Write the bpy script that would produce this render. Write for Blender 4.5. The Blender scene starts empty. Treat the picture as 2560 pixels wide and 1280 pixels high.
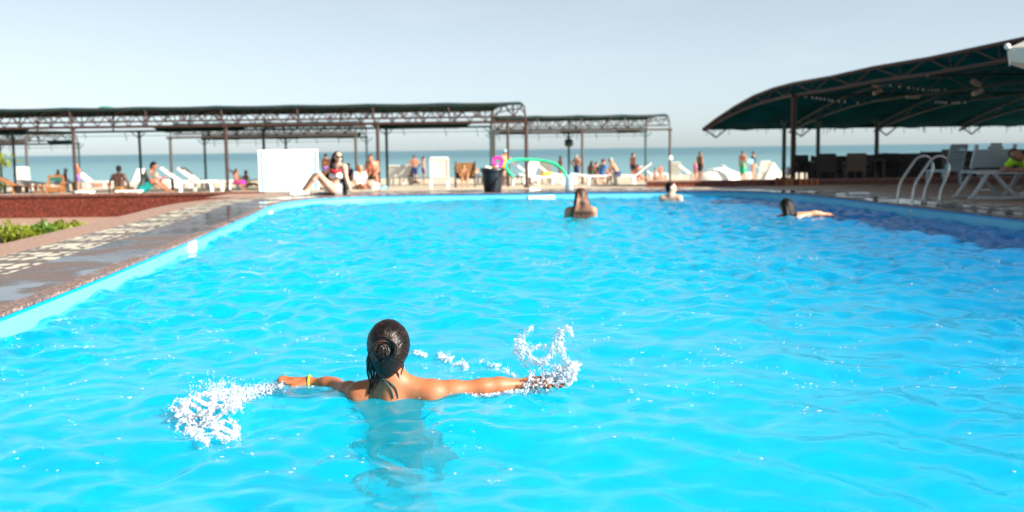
import bpy, math, random
import numpy as np
from mathutils import Vector, Matrix

# ------------------------------------------------------------------ camera, sky, sun, exposure
SC = bpy.context.scene
random.seed(7)
RNG = np.random.RandomState(11)
R = math.radians
FPX = 2660.0                      # focal length in pixels of a 2560 wide picture
PITCH, ROLL = R(5.72), R(0.76)
CAMZ = 1.05                       # metres above the pool water, which is z = 0
cd = bpy.data.cameras.new('camera')
cam = bpy.data.objects.new('camera', cd)
SC.collection.objects.link(cam)
SC.camera = cam
cd.sensor_width = 36.0
cd.lens = FPX / 2560 * 36.0
cd.clip_start, cd.clip_end = 0.05, 60000
CAMM = Matrix.Rotation(R(90) - PITCH, 4, 'X') @ Matrix.Rotation(-ROLL, 4, 'Z')
cam.matrix_world = Matrix.Translation((0, 0, CAMZ)) @ CAMM
cd.dof.use_dof = True
cd.dof.focus_distance = 4.4
cd.dof.aperture_fstop = 2.7

SUN_EL = R(27)
SUN_DIR = Vector((0.90 * math.cos(SUN_EL), -0.436 * math.cos(SUN_EL), math.sin(SUN_EL))).normalized()
sl = bpy.data.lights.new('sun', 'SUN')
sl.energy, sl.angle, sl.color = 5.0, R(0.53), (1.0, 0.93, 0.82)
sun = bpy.data.objects.new('sun', sl)
SC.collection.objects.link(sun)
sun.rotation_euler = SUN_DIR.to_track_quat('Z', 'Y').to_euler()

w = bpy.data.worlds.new('World')
SC.world = w
w.use_nodes = True
nt = w.node_tree
nt.nodes.clear()
sky = nt.nodes.new('ShaderNodeTexSky')
sky.sky_type = 'NISHITA'
sky.sun_disc = False
sky.sun_elevation = SUN_EL
sky.sun_rotation = math.atan2(SUN_DIR.x, SUN_DIR.y)
sky.altitude = 0
sky.air_density, sky.dust_density, sky.ozone_density = 0.5, 0.62, 1.0
hs = nt.nodes.new('ShaderNodeHueSaturation')
hs.inputs['Saturation'].default_value = 0.44
bg = nt.nodes.new('ShaderNodeBackground')
bg.inputs['Strength'].default_value = 0.088
# faint high cirrus
tc = nt.nodes.new('ShaderNodeTexCoord')
mpg = nt.nodes.new('ShaderNodeMapping'); mpg.inputs['Scale'].default_value = (3.0, 3.0, 16.0)
nz = nt.nodes.new('ShaderNodeTexNoise'); nz.inputs['Scale'].default_value = 1.6; nz.inputs['Detail'].default_value = 6
cr = nt.nodes.new('ShaderNodeMapRange')
cr.inputs[1].default_value, cr.inputs[2].default_value, cr.inputs[3].default_value, cr.inputs[4].default_value = 0.56, 0.85, 0.0, 0.12
mx = nt.nodes.new('ShaderNodeMixRGB'); mx.inputs[2].default_value = (4.6, 4.8, 4.9, 1)
out = nt.nodes.new('ShaderNodeOutputWorld')
L = nt.links.new
L(tc.outputs['Generated'], mpg.inputs[0]); L(mpg.outputs[0], nz.inputs[0]); L(nz.outputs[0], cr.inputs[0])
gm = nt.nodes.new('ShaderNodeGamma'); gm.inputs[1].default_value = .75; L(sky.outputs[0], gm.inputs[0]); L(gm.outputs[0], hs.inputs['Color']); L(hs.outputs[0], mx.inputs[1]); L(cr.outputs[0], mx.inputs[0])
tn = nt.nodes.new('ShaderNodeMixRGB'); tn.blend_type = 'MULTIPLY'; tn.inputs[0].default_value = 1; tn.inputs[2].default_value = (.95, 1.03, 1.03, 1)
L(mx.outputs[0], tn.inputs[1]); L(tn.outputs[0], bg.inputs['Color']); L(bg.outputs[0], out.inputs[0])

SC.view_settings.view_transform = 'Standard'
SC.view_settings.look = 'None'
SC.view_settings.gamma = 1.0
SC.view_settings.exposure = 1.5
SC.render.engine = 'CYCLES'
cy = SC.cycles
cy.max_bounces, cy.diffuse_bounces, cy.glossy_bounces = 10, 3, 4
cy.transmission_bounces, cy.transparent_max_bounces = 8, 12
cy.caustics_refractive = True
cy.caustics_reflective = False
cy.sample_clamp_indirect = 8.0
cy.sample_clamp_direct = 0.0
cy.use_denoising = True
try: cy.denoiser = 'OPENIMAGEDENOISE'
except Exception: pass

# ------------------------------------------------------------------ picture <-> place helpers
CAMR = CAMM.to_3x3()
def ray(u, v): return (CAMR @ Vector(((u - 1280) / FPX, -(v - 640) / FPX, -1))).normalized()
def at(u, v, z):
    d = ray(u, v); t = (z - CAMZ) / d.z
    return Vector((0, 0, CAMZ)) + d * t
def dep(u, v, D):
    d = ray(u, v); t = D / d.y
    return Vector((0, 0, CAMZ)) + d * t
GD = [0, 24.6, 36, 47, 58, 88, 110, 400]
GZ = [.14, .14, -.24, -.50, -.78, -1.27, -1.6, -4]
def gz(D): return float(np.interp(D, GD, GZ))

# ------------------------------------------------------------------ object helpers
COL = SC.collection
def tag(o, label=None, cat=None, group=None, kind=None):
    if label: o['label'] = label
    if cat: o['category'] = cat
    if group: o['group'] = group
    if kind: o['kind'] = kind
    return o
def empty(name, loc, rz=0.0):
    o = bpy.data.objects.new(name, None); COL.objects.link(o)
    o.location = loc; o.rotation_euler = (0, 0, rz); o.empty_display_size = .2
    return o
def mesh_obj(name, V, F, m, parent=None, smooth=False, loc=None, rz=0.0):
    me = bpy.data.meshes.new(name)
    me.from_pydata([tuple(v) for v in V] if not isinstance(V, list) else V, [], F if isinstance(F, list) else F.tolist())
    me.materials.append(m)
    if smooth: me.polygons.foreach_set('use_smooth', [True] * len(me.polygons))
    me.update()
    o = bpy.data.objects.new(name, me); COL.objects.link(o)
    if parent is not None: o.parent = parent
    if loc is not None: o.location = loc
    if rz: o.rotation_euler = (0, 0, rz)
    return o
def copy_tree(o, parent=None):
    c = o.copy(); COL.objects.link(c); c.parent = parent
    for ch in list(o.children): copy_tree(ch, c)
    return c

class MB:
    def __init__(s): s.v = []; s.f = []
    def add(s, vs, fs):
        n = len(s.v); s.v += [tuple(p) for p in vs]; s.f += [tuple(i + n for i in f) for f in fs]; return s
    def box(s, c, d, rot=None, taper=1.0):
        vs = []
        for z in (-.5, .5):
            k = taper if z > 0 else 1.0
            for x, y in ((-.5, -.5), (.5, -.5), (.5, .5), (-.5, .5)):
                p = Vector((x * d[0] * k, y * d[1] * k, z * d[2]))
                if rot is not None: p = rot @ p
                vs.append(p + Vector(c))
        return s.add(vs, [(3, 2, 1, 0), (4, 5, 6, 7), (0, 1, 5, 4), (1, 2, 6, 5), (2, 3, 7, 6), (3, 0, 4, 7)])
    def path(s, pts, r, n=6, closed=False, flat=None):
        pts = [Vector(p) for p in pts]; m = len(pts)
        rs = r if isinstance(r, (list, tuple)) else [r] * m
        vs = []; up = Vector((0, 0, 1)); prev = None
        for i, p in enumerate(pts):
            a = pts[(i - 1) % m] if (closed or i > 0) else p
            b = pts[(i + 1) % m] if (closed or i < m - 1) else p
            t = (b - a)
            t = t.normalized() if t.length > 1e-9 else Vector((0, 0, 1))
            if prev is None:
                x = t.cross(up)
                if x.length < .05: x = t.cross(Vector((0, 1, 0)))
            else:
                x = prev - t * prev.dot(t)
                if x.length < 1e-6: x = t.cross(up)
            x.normalize(); y = t.cross(x); prev = x
            for k in range(n):
                an = 2 * math.pi * k / n
                ry = rs[i] * (flat if flat else 1)
                vs.append(p + x * (math.cos(an) * rs[i]) + y * (math.sin(an) * ry))
        fs = []
        for i in range(m if closed else m - 1):
            for k in range(n):
                a = i * n + k; b = i * n + (k + 1) % n
                c = ((i + 1) % m) * n + (k + 1) % n; d = ((i + 1) % m) * n + k
                fs.append((a, d, c, b))
        if not closed:
            fs.append(tuple(range(n))); fs.append(tuple(reversed(range((m - 1) * n, m * n))))
        return s.add(vs, fs)
    def bar(s, a, b, r, n=6): return s.path([a, b], r, n)
    def lathe(s, prof, n=24, c=(0, 0, 0), cap=True):
        vs = []
        for (r, z) in prof:
            for k in range(n):
                an = 2 * math.pi * k / n
                vs.append((c[0] + r * math.cos(an), c[1] + r * math.sin(an), c[2] + z))
        fs = []
        for i in range(len(prof) - 1):
            for k in range(n):
                fs.append((i * n + k, i * n + (k + 1) % n, (i + 1) * n + (k + 1) % n, (i + 1) * n + k))
        if cap:
            fs.append(tuple(reversed(range(n)))); fs.append(tuple(range((len(prof) - 1) * n, len(prof) * n)))
        return s.add(vs, fs)
    def ell(s, c, r, n=12, m=8, rot=None):
        vs = []; c = Vector(c)
        for i in range(m + 1):
            th = math.pi * i / m
            for k in range(n):
                an = 2 * math.pi * k / n
                p = Vector((r[0] * math.sin(th) * math.cos(an), r[1] * math.sin(th) * math.sin(an), r[2] * math.cos(th)))
                if rot is not None: p = rot @ p
                vs.append(p + c)
        fs = [(i * n + k, (i + 1) * n + k, (i + 1) * n + (k + 1) % n, i * n + (k + 1) % n) for i in range(m) for k in range(n)]
        return s.add(vs, fs)
    def grid(s, P, thick=0.0):
        """P: rows of points; makes a sheet, optionally with thickness along -z"""
        r, c = len(P), len(P[0]); n = len(s.v)
        for row in P: s.v += [tuple(p) for p in row]
        for i in range(r - 1):
            for j in range(c - 1):
                s.f.append((n + i * c + j, n + i * c + j + 1, n + (i + 1) * c + j + 1, n + (i + 1) * c + j))
        if thick:
            k = len(s.v)
            for row in P: s.v += [(p[0], p[1], p[2] - thick) for p in row]
            for i in range(r - 1):
                for j in range(c - 1):
                    s.f.append((k + i * c + j, k + (i + 1) * c + j, k + (i + 1) * c + j + 1, k + i * c + j + 1))
            for i in range(r - 1):
                for j in (0, c - 1):
                    q = (n + i * c + j, n + (i + 1) * c + j, k + (i + 1) * c + j, k + i * c + j)
                    s.f.append(q if j == 0 else q[::-1])
            for j in range(c - 1):
                for i in (0, r - 1):
                    q = (n + i * c + j, k + i * c + j, k + i * c + j + 1, n + i * c + j + 1)
                    s.f.append(q if i == 0 else q[::-1])
        return s
    def build(s, name, m, parent=None, smooth=False, org=None):
        """org: location of a top level mesh; children are given in their parent's frame"""
        if org is not None:
            V = [(x - org[0], y - org[1], z - org[2]) for x, y, z in s.v]
            return mesh_obj(name, V, s.f, m, parent, smooth, org)
        return mesh_obj(name, s.v, s.f, m, parent, smooth)

# ------------------------------------------------------------------ materials
def nmat(name):
    m = bpy.data.materials.new(name); m.use_nodes = True
    n = m.node_tree.nodes; l = m.node_tree.links.new
    return m, n, l, n['Principled BSDF']
def mat(name, col, rough=.6, var=.12, scale=14.0, bump=0.0, metal=0.0, spec=.5, sss=0.0, trans=0.0, bscale=None, sheen=0.0):
    m, n, l, b = nmat(name)
    b.inputs['Roughness'].default_value = rough
    b.inputs['Metallic'].default_value = metal
    b.inputs['Specular IOR Level'].default_value = spec
    if sss:
        b.inputs['Subsurface Weight'].default_value = sss
        b.inputs['Subsurface Radius'].default_value = (.02, .008, .004)
        b.inputs['Subsurface Scale'].default_value = 1.0
    t = n.new('ShaderNodeTexCoord')
    z = n.new('ShaderNodeTexNoise'); z.inputs['Scale'].default_value = scale; z.inputs['Detail'].default_value = 5
    l(t.outputs['Object'], z.inputs['Vector'])
    r = n.new('ShaderNodeMixRGB')
    r.inputs[1].default_value = tuple(max(0, c * (1 - var)) for c in col) + (1,)
    r.inputs[2].default_value = tuple(min(1, c * (1 + var)) for c in col) + (1,)
    l(z.outputs[0], r.inputs[0]); l(r.outputs[0], b.inputs['Base Color'])
    if bump:
        bp = n.new('ShaderNodeBump'); bp.inputs['Strength'].default_value = bump; bp.inputs['Distance'].default_value = .01
        z2 = n.new('ShaderNodeTexNoise'); z2.inputs['Scale'].default_value = bscale or scale * 3
        l(t.outputs['Object'], z2.inputs['Vector']); l(z2.outputs[0], bp.inputs['Height']); l(bp.outputs[0], b.inputs['Normal'])
    if trans:   # thin cloth that lets light through
        tr = n.new('ShaderNodeBsdfTranslucent'); ms = n.new('ShaderNodeMixShader'); ms.inputs[0].default_value = trans
        l(r.outputs[0], tr.inputs[0]); l(b.outputs[0], ms.inputs[1]); l(tr.outputs[0], ms.inputs[2])
        l(ms.outputs[0], n['Material Output'].inputs[0])
    return m

# ------------------------------------------------------------------ the pool outline
def ctrl():
    pts = [(-2.55, -3.5), (-2.62, 0), (-2.98, 6.2), (-3.45, 11.4), (-3.95, 16.2), (-4.2, 18.4)]
    pts += [(-4.22, 19.8), (-3.95, 20.9), (-3.5, 21.55), (-2.8, 22.05), (-1.6, 22.35), (0, 22.45), (2.2, 22.45), (3.6, 22.35),
            (4.5, 21.95), (5.1, 21.1), (5.5, 19.9), (5.72, 18.2), (5.85, 16.2), (6.15, 12.6), (6.5, 8), (6.9, 3), (7.2, -3.5)]
    return pts
def smooth_line(pts, n=10):
    out = []
    P = [Vector((p[0], p[1])) for p in pts]
    for i in range(len(P) - 1):
        p0 = P[i - 1] if i else P[0]; p1 = P[i]; p2 = P[i + 1]; p3 = P[i + 2] if i + 2 < len(P) else P[-1]
        for k in range(n):
            t = k / n
            q = .5 * ((2 * p1) + (p2 - p0) * t + (2 * p0 - 5 * p1 + 4 * p2 - p3) * t * t + (3 * p1 - p0 - 3 * p2 + p3) * t ** 3)
            out.append(q)
    out.append(P[-1])
    return out
EDGE = smooth_line(ctrl())
def normals(line):
    N = []
    for i in range(len(line)):
        a = line[max(0, i - 1)]; b = line[min(len(line) - 1, i + 1)]
        t = (b - a).normalized(); N.append(Vector((-t.y, t.x)))      # outward (left of travel)
    return N
EN = normals(EDGE)
ARC = [0.0]
for i in range(1, len(EDGE)): ARC.append(ARC[-1] + (EDGE[i] - EDGE[i - 1]).length)
DECKZ, POOLZ = 0.15, -1.42
def strip(name, m, o0, o1, z0, z1, parent=None, uvs=True):
    """a ribbon that follows the pool's outline between two offsets"""
    V = []; F = []; UV = []
    for i, (p, n) in enumerate(zip(EDGE, EN)):
        a = p + n * o0; b = p + n * o1
        V += [(a.x, a.y, z0), (b.x, b.y, z1)]; UV += [(ARC[i], o0), (ARC[i], o1 if o1 != o0 else o0 + abs(z1 - z0))]
    for i in range(len(EDGE) - 1): F.append((2 * i, 2 * i + 1, 2 * i + 3, 2 * i + 2))
    o = mesh_obj(name, V, F, m, parent)
    uv = o.data.uv_layers.new(name='UVMap')
    for lp in o.data.loops: uv.data[lp.index].uv = UV[lp.vertex_index]
    return o

# ------------------------------------------------------------------ pool shell
def liner_mat(name, c1, c2, rough=.35):
    m, n, l, b = nmat(name)
    b.inputs['Roughness'].default_value = rough
    t = n.new('ShaderNodeTexCoord')
    z = n.new('ShaderNodeTexNoise'); z.inputs['Scale'].default_value = .8; z.inputs['Detail'].default_value = 6
    l(t.outputs['Object'], z.inputs['Vector'])
    r = n.new('ShaderNodeMixRGB'); r.inputs[1].default_value = c1 + (1,); r.inputs[2].default_value = c2 + (1,)
    l(z.outputs[0], r.inputs[0]); l(r.outputs[0], b.inputs['Base Color'])
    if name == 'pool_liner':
        s_ = n.new('ShaderNodeSeparateXYZ'); l(t.outputs['Object'], s_.inputs[0]); g_ = n.new('ShaderNodeMapRange'); g_.inputs[1].default_value, g_.inputs[2].default_value = 1.2, 6.5  # liner bluer towards the ladder side too, the shade put into its colour
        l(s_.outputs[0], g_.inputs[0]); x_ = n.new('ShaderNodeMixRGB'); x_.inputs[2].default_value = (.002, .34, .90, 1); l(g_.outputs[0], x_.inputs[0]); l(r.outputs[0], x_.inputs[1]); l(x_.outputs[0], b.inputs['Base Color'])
    return m
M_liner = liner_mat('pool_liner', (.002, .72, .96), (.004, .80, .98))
M_wallband = liner_mat('pool_wall_liner', (.11, .47, .62), (.15, .53, .68), .3)
M_lip = liner_mat('pool_edge_strip', (.0, .24, .55), (.0, .30, .60), .3)  # darker blue strip along the wall just under the coping

n_e = len(EDGE)
V = [(p.x, p.y, POOLZ) for p in EDGE] + [(p.x, p.y, .02) for p in EDGE]
F = [tuple(range(n_e))]
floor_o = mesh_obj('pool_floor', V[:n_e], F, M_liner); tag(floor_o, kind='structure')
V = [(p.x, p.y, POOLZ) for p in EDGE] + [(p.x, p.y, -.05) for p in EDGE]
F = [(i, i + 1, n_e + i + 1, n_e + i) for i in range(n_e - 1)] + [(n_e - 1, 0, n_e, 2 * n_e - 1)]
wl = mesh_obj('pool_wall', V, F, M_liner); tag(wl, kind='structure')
band = strip('pool_wall_band', M_wallband, -.004, -.004, -.10, .102); tag(band, kind='structure')
lip = strip('pool_edge_strip', M_lip, -.012, -.012, .100, .1465); tag(lip, kind='structure')

# ------------------------------------------------------------------ pool water: real waves
waves = []
rs = np.random.RandomState(5)
lam = np.exp(rs.uniform(np.log(.16), np.log(2.2), 100))
for lm in lam:
    th = rs.normal(1.5, 1.05) + (math.pi if rs.rand() < .5 else 0)
    k = 2 * math.pi / lm
    amp = .0118 * lm ** 1.40 / (1 + (lm / .60) ** 2.3) * (0.5 + rs.rand())
    waves.append((k * math.cos(th), k * math.sin(th), rs.uniform(0, 6.28), amp, lm))
def water_h(x, y):
    z = np.zeros_like(x)
    mod = 0.55 + .45 * np.sin(.9 * x + 1.3 * np.sin(.6 * y) + .7) * np.sin(.75 * y + 1.1 * np.sin(.8 * x))
    near = 1 / (1 + np.exp(-(np.hypot(x + .4, y - 4.0) - 2.6) / .8))      # calmer around the swimmer and in front of the camera
    for kx, ky, ph, a, lm in waves:
        px = kx * (x + .05 * np.sin(1.7 * y)) + ky * (y + .05 * np.sin(1.9 * x)) + ph
        s = np.sin(px)
        f = (a * (s + .22 * np.cos(2 * px)))
        if lm < .55: f = f * (.6 + mod) * (.5 + .5 * near)
        else: f = f * (.62 + .38 * near)
        z += f
    # rings the swimmer's arms send out
    for cx, cy2, a, lm in ((-.5, 4.35, .007, .26), (.15, 4.45, .008, .19), (-.92, 4.7, .006, .21), (-1.35, 4.1, .006, .17)):
        r = np.hypot(x - cx, y - cy2)
        z += a * np.cos(2 * math.pi * r / lm) * np.exp(-r / .55) * np.clip(r / .15, 0, 1)
    # small chop and a slight rise where the swimmer stands
    r = np.hypot((x + .46) * .9, y - 4.18); e_ = np.exp(-(r / .42) ** 2)
    for i, (lx_, ly_, a_) in enumerate(((.11, .05, .0034), (-.06, .10, .0034), (.02, .13, .0034), (.15, -.09, .0038), (-.12, -.05, .003), (.09, .14, .003))):
        kk = 2 * math.pi / math.hypot(lx_, ly_); an = math.atan2(ly_, lx_); z += a_ * e_ * np.sin(kk * (x * math.cos(an) + y * math.sin(an)) + i * 1.9 + 2 * np.sin(5 * x + i))
    z += .020 * np.exp(-(((x + .42) / .55) ** 2 + ((y - 4.40) / .22) ** 2))
    return z
def inside_pool(x, y, grow=.03):
    P = [(p.x + n.x * grow, p.y + n.y * grow) for p, n in zip(EDGE, EN)]
    ins = np.zeros(x.shape, bool)
    j = len(P) - 1
    for i in range(len(P)):
        xi, yi = P[i]; xj, yj = P[j]
        if yi != yj:
            c = ((yi > y) != (yj > y)) & (x < (xj - xi) * (y - yi) / (yj - yi) + xi)
            ins ^= c
        j = i
    return ins
ys = [-3.45]
while ys[-1] < 22.6:
    y = ys[-1]
    ys.append(y + (.05 if y < 1.5 else .02 if y < 7 else .02 + (y - 7) * .0022))
ys = np.array(ys); xs = np.arange(-4.4, 7.3, .022)
X, Y = np.meshgrid(xs, ys)
Z = water_h(X, Y)
sel = (Y[:-1, :] > 7) & (Y[:-1, :] < 16)
print('SLOPE', np.sqrt(np.mean((np.diff(Z, axis=0) / np.diff(Y, axis=0))[sel] ** 2)), np.std(Z[:-1, :][sel]), Z.max())
ok = inside_pool(X, Y)
idx = np.arange(X.size).reshape(X.shape)
fm = ok[:-1, :-1] | ok[1:, :-1] | ok[:-1, 1:] | ok[1:, 1:]
q = np.stack([idx[:-1, :-1], idx[:-1, 1:], idx[1:, 1:], idx[1:, :-1]], -1)[fm]
used, inv = np.unique(q, return_inverse=True)
Vw = np.stack([X.ravel(), Y.ravel(), Z.ravel()], 1)[used]
inv = inv.reshape(-1, 4)
def fast_mesh(name, V, Q, m, smooth=True):
    me = bpy.data.meshes.new(name)
    me.vertices.add(len(V)); me.vertices.foreach_set('co', np.ascontiguousarray(V, dtype=np.float32).ravel())
    me.loops.add(Q.size); me.loops.foreach_set('vertex_index', np.ascontiguousarray(Q, dtype=np.int32).ravel())
    me.polygons.add(len(Q)); me.polygons.foreach_set('loop_start', np.arange(0, Q.size, 4, dtype=np.int32))
    me.update(calc_edges=True); me.validate()
    me.materials.append(m)
    if smooth: me.polygons.foreach_set('use_smooth', np.ones(len(me.polygons), dtype=bool))
    me.update()
    return me
M_water = bpy.data.materials.new('pool_water'); M_water.use_nodes = True
wn = M_water.node_tree.nodes; wn.clear(); wl_ = M_water.node_tree.links.new
fr = wn.new('ShaderNodeFresnel'); fr.inputs[0].default_value = 1.30
gl = wn.new('ShaderNodeBsdfGlossy'); gl.inputs['Roughness'].default_value = .0; gl.inputs['Color'].default_value = (.95, .97, 1, 1)
rf = wn.new('ShaderNodeBsdfRefraction'); rf.inputs['IOR'].default_value = 1.333; rf.inputs['Roughness'].default_value = 0; rf.inputs['Color'].default_value = (.88, .99, 1, 1)
tr_ = wn.new('ShaderNodeBsdfTransparent'); tr_.inputs[0].default_value = (.90, 1, 1, 1)
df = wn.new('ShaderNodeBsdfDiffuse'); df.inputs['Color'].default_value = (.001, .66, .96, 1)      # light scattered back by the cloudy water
m1 = wn.new('ShaderNodeMixShader'); m1.inputs[0].default_value = .24
m2 = wn.new('ShaderNodeMixShader'); m2.inputs[0].default_value = .29
m3 = wn.new('ShaderNodeMixShader')
wo = wn.new('ShaderNodeOutputMaterial')
wl_(rf.outputs[0], m1.inputs[1]); wl_(tr_.outputs[0], m1.inputs[2]); wl_(m1.outputs[0], m2.inputs[1]); wl_(df.outputs[0], m2.inputs[2])
pw = wn.new('ShaderNodeMath'); pw.operation = 'POWER'; pw.inputs[1].default_value = 1.18; wl_(fr.outputs[0], pw.inputs[0]); wl_(pw.outputs[0], m3.inputs[0])
tcw = wn.new('ShaderNodeTexCoord'); nzw = wn.new('ShaderNodeTexNoise'); nzw.inputs['Scale'].default_value = 17; nzw.inputs['Detail'].default_value = 5; nzw.inputs['Distortion'].default_value = .6
nzp = wn.new('ShaderNodeTexNoise'); nzp.inputs['Scale'].default_value = .55; nzp.inputs['Detail'].default_value = 2; wl_(tcw.outputs['Object'], nzp.inputs['Vector'])
mrp = wn.new('ShaderNodeMapRange'); mrp.inputs[1].default_value, mrp.inputs[2].default_value, mrp.inputs[3].default_value, mrp.inputs[4].default_value = .40, .62, .0, .40; wl_(nzp.outputs[0], mrp.inputs[0])
nz2 = wn.new('ShaderNodeTexNoise'); nz2.inputs['Scale'].default_value = 22; nz2.inputs['Detail'].default_value = 3; nz2.inputs['Distortion'].default_value = .8
mpw = wn.new('ShaderNodeMapping'); mpw.inputs['Scale'].default_value = (.7, 1.2, 1); wl_(tcw.outputs['Object'], mpw.inputs[0]); wl_(mpw.outputs[0], nzw.inputs['Vector'])
bpw = wn.new('ShaderNodeBump'); bpw.inputs['Strength'].default_value = .26; bpw.inputs['Distance'].default_value = .012; wl_(mpw.outputs[0], nz2.inputs['Vector'])
bp2 = wn.new('ShaderNodeBump'); bp2.inputs['Distance'].default_value = .006; wl_(mrp.outputs[0], bp2.inputs['Strength']); wl_(nz2.outputs[0], bp2.inputs['Height']); wl_(bp2.outputs[0], bpw.inputs['Normal'])
wl_(nzw.outputs[0], bpw.inputs['Height'])
spx = wn.new('ShaderNodeSeparateXYZ'); wl_(tcw.outputs['Object'], spx.inputs[0])     # bluer towards the ladder side: canopy shade put into the water colour
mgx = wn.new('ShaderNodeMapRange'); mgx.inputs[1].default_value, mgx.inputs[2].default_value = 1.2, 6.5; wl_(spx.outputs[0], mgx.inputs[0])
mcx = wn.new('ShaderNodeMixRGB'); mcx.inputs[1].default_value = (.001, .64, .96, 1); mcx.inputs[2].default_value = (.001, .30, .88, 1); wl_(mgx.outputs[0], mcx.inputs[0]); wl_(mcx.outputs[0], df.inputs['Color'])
upn = wn.new('ShaderNodeCombineXYZ'); upn.inputs[2].default_value = 1.0; wl_(upn.outputs[0], df.inputs['Normal'])
for q_ in (fr, gl, rf): wl_(bpw.outputs[0], q_.inputs['Normal']); wl_(m2.outputs[0], m3.inputs[1]); wl_(gl.outputs[0], m3.inputs[2]); wl_(m3.outputs[0], wo.inputs[0])
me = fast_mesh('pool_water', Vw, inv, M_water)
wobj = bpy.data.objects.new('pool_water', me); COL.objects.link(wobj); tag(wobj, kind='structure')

# ------------------------------------------------------------------ deck around the pool
def granite(name, c1, c2, wet=True, dark=.45, sc=90.0, thr=(.38, .50), dryr=.55):
    m, n, l, b = nmat(name)
    t = n.new('ShaderNodeTexCoord')
    v = n.new('ShaderNodeTexVoronoi'); v.inputs['Scale'].default_value = sc
    l(t.outputs['Object'], v.inputs['Vector'])
    z = n.new('ShaderNodeTexNoise'); z.inputs['Scale'].default_value = sc * .6; z.inputs['Detail'].default_value = 4
    l(t.outputs['Object'], z.inputs['Vector'])
    mr = n.new('ShaderNodeMapRange'); mr.inputs[1].default_value, mr.inputs[2].default_value = .35, .68
    l(z.outputs[0], mr.inputs[0])
    r = n.new('ShaderNodeMixRGB'); r.inputs[1].default_value = c1 + (1,); r.inputs[2].default_value = c2 + (1,)
    l(mr.outputs[0], r.inputs[0])
    r2 = n.new('ShaderNodeMixRGB'); r2.blend_type = 'MULTIPLY'; r2.inputs[0].default_value = .55
    hb = n.new('ShaderNodeRGBToBW'); l(v.outputs['Color'], hb.inputs[0])
    l(r.outputs[0], r2.inputs[1]); l(hb.outputs[0], r2.inputs[2])
    if wet:
        w_ = n.new('ShaderNodeTexNoise'); w_.inputs['Scale'].default_value = 1.25; w_.inputs['Detail'].default_value = 6; w_.inputs['Distortion'].default_value = .5
        l(t.outputs['Object'], w_.inputs['Vector'])
        wr = n.new('ShaderNodeMapRange'); wr.inputs[1].default_value, wr.inputs[2].default_value = thr
        l(w_.outputs[0], wr.inputs[0])
        r3 = n.new('ShaderNodeMixRGB'); r3.blend_type = 'MULTIPLY'; r3.inputs[2].default_value = (dark, dark, dark, 1)
        l(wr.outputs[0], r3.inputs[0]); l(r2.outputs[0], r3.inputs[1]); l(r3.outputs[0], b.inputs['Base Color'])
        rr = n.new('ShaderNodeMapRange'); rr.inputs[3].default_value, rr.inputs[4].default_value = dryr, .09
        l(wr.outputs[0], rr.inputs[0]); l(rr.outputs[0], b.inputs['Roughness'])
        bp = n.new('ShaderNodeBump'); bp.inputs['Strength'].default_value = .25; bp.inputs['Distance'].default_value = .004
        b2 = n.new('ShaderNodeTexNoise'); b2.inputs['Scale'].default_value = 9
        l(t.outputs['Object'], b2.inputs['Vector']); l(b2.outputs[0], bp.inputs['Height']); l(bp.outputs[0], b.inputs['Normal'])
    else:
        l(r2.outputs[0], b.inputs['Base Color']); b.inputs['Roughness'].default_value = dryr
    return m
M_granite = granite('wet_granite', (.12, .082, .070), (.27, .195, .17), True, .42)
M_coping = granite('coping_granite', (.05, .035, .035), (.50, .32, .26), True, .75, 55, (.5, .62), .6)
M_border = granite('pink_border', (.36, .21, .15), (.50, .32, .23), False, sc=60)
def mosaic():
    m, n, l, b = nmat('pebble_mosaic')
    uv = n.new('ShaderNodeUVMap')
    mp = n.new('ShaderNodeMapping'); mp.inputs['Scale'].default_value = (3.8, 8.2, 1)
    l(uv.outputs[0], mp.inputs[0])
    v = n.new('ShaderNodeTexVoronoi'); v.feature = 'F1'; v.inputs['Scale'].default_value = 1.0; v.inputs['Randomness'].default_value = .45
    l(mp.outputs[0], v.inputs['Vector'])
    mr = n.new('ShaderNodeMapRange'); mr.inputs[1].default_value, mr.inputs[2].default_value = .44, .52
    mr.inputs[3].default_value, mr.inputs[4].default_value = 1, 0
    l(v.outputs['Distance'], mr.inputs[0])
    wv = n.new('ShaderNodeTexWave'); wv.wave_type = 'BANDS'; wv.bands_direction = 'X'; wv.inputs['Scale'].default_value = .30; wv.inputs['Distortion'].default_value = 2.5; wv.inputs['Detail Scale'].default_value = .6
    l(uv.outputs[0], wv.inputs['Vector'])
    wr = n.new('ShaderNodeMapRange'); wr.inputs[1].default_value, wr.inputs[2].default_value = .12, .22
    l(wv.outputs[0], wr.inputs[0])
    mu = n.new('ShaderNodeMath'); mu.operation = 'MULTIPLY'; l(mr.outputs[0], mu.inputs[0]); l(wr.outputs[0], mu.inputs[1])
    r = n.new('ShaderNodeMixRGB'); r.inputs[1].default_value = (.12, .10, .088, 1); r.inputs[2].default_value = (.52, .48, .38, 1)
    l(mu.outputs[0], r.inputs[0]); l(r.outputs[0], b.inputs['Base Color']); b.inputs['Roughness'].default_value = .6
    return m
M_mosaic = mosaic()
M_slab = mat('deck_slab', (.28, .20, .17), .7)
W0, W1, W2, W3 = .10, .74, 1.32, 1.85
tag(strip('pool_coping', M_coping, -.03, W0, DECKZ, DECKZ), kind='structure')
tag(strip('coping_edge', M_coping, -.03, -.03, DECKZ - .02, DECKZ), kind='structure')
tag(strip('pool_deck', M_granite, W0, W1, DECKZ, DECKZ), kind='structure')
tag(strip('mosaic_path', M_mosaic, W1, W2, DECKZ, DECKZ), kind='structure')
tag(strip('pavement_border', M_border, W2, W3, DECKZ, DECKZ), kind='structure')
tag(strip('pavement_side', M_slab, W3, W3, DECKZ, -.6), kind='structure')

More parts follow.
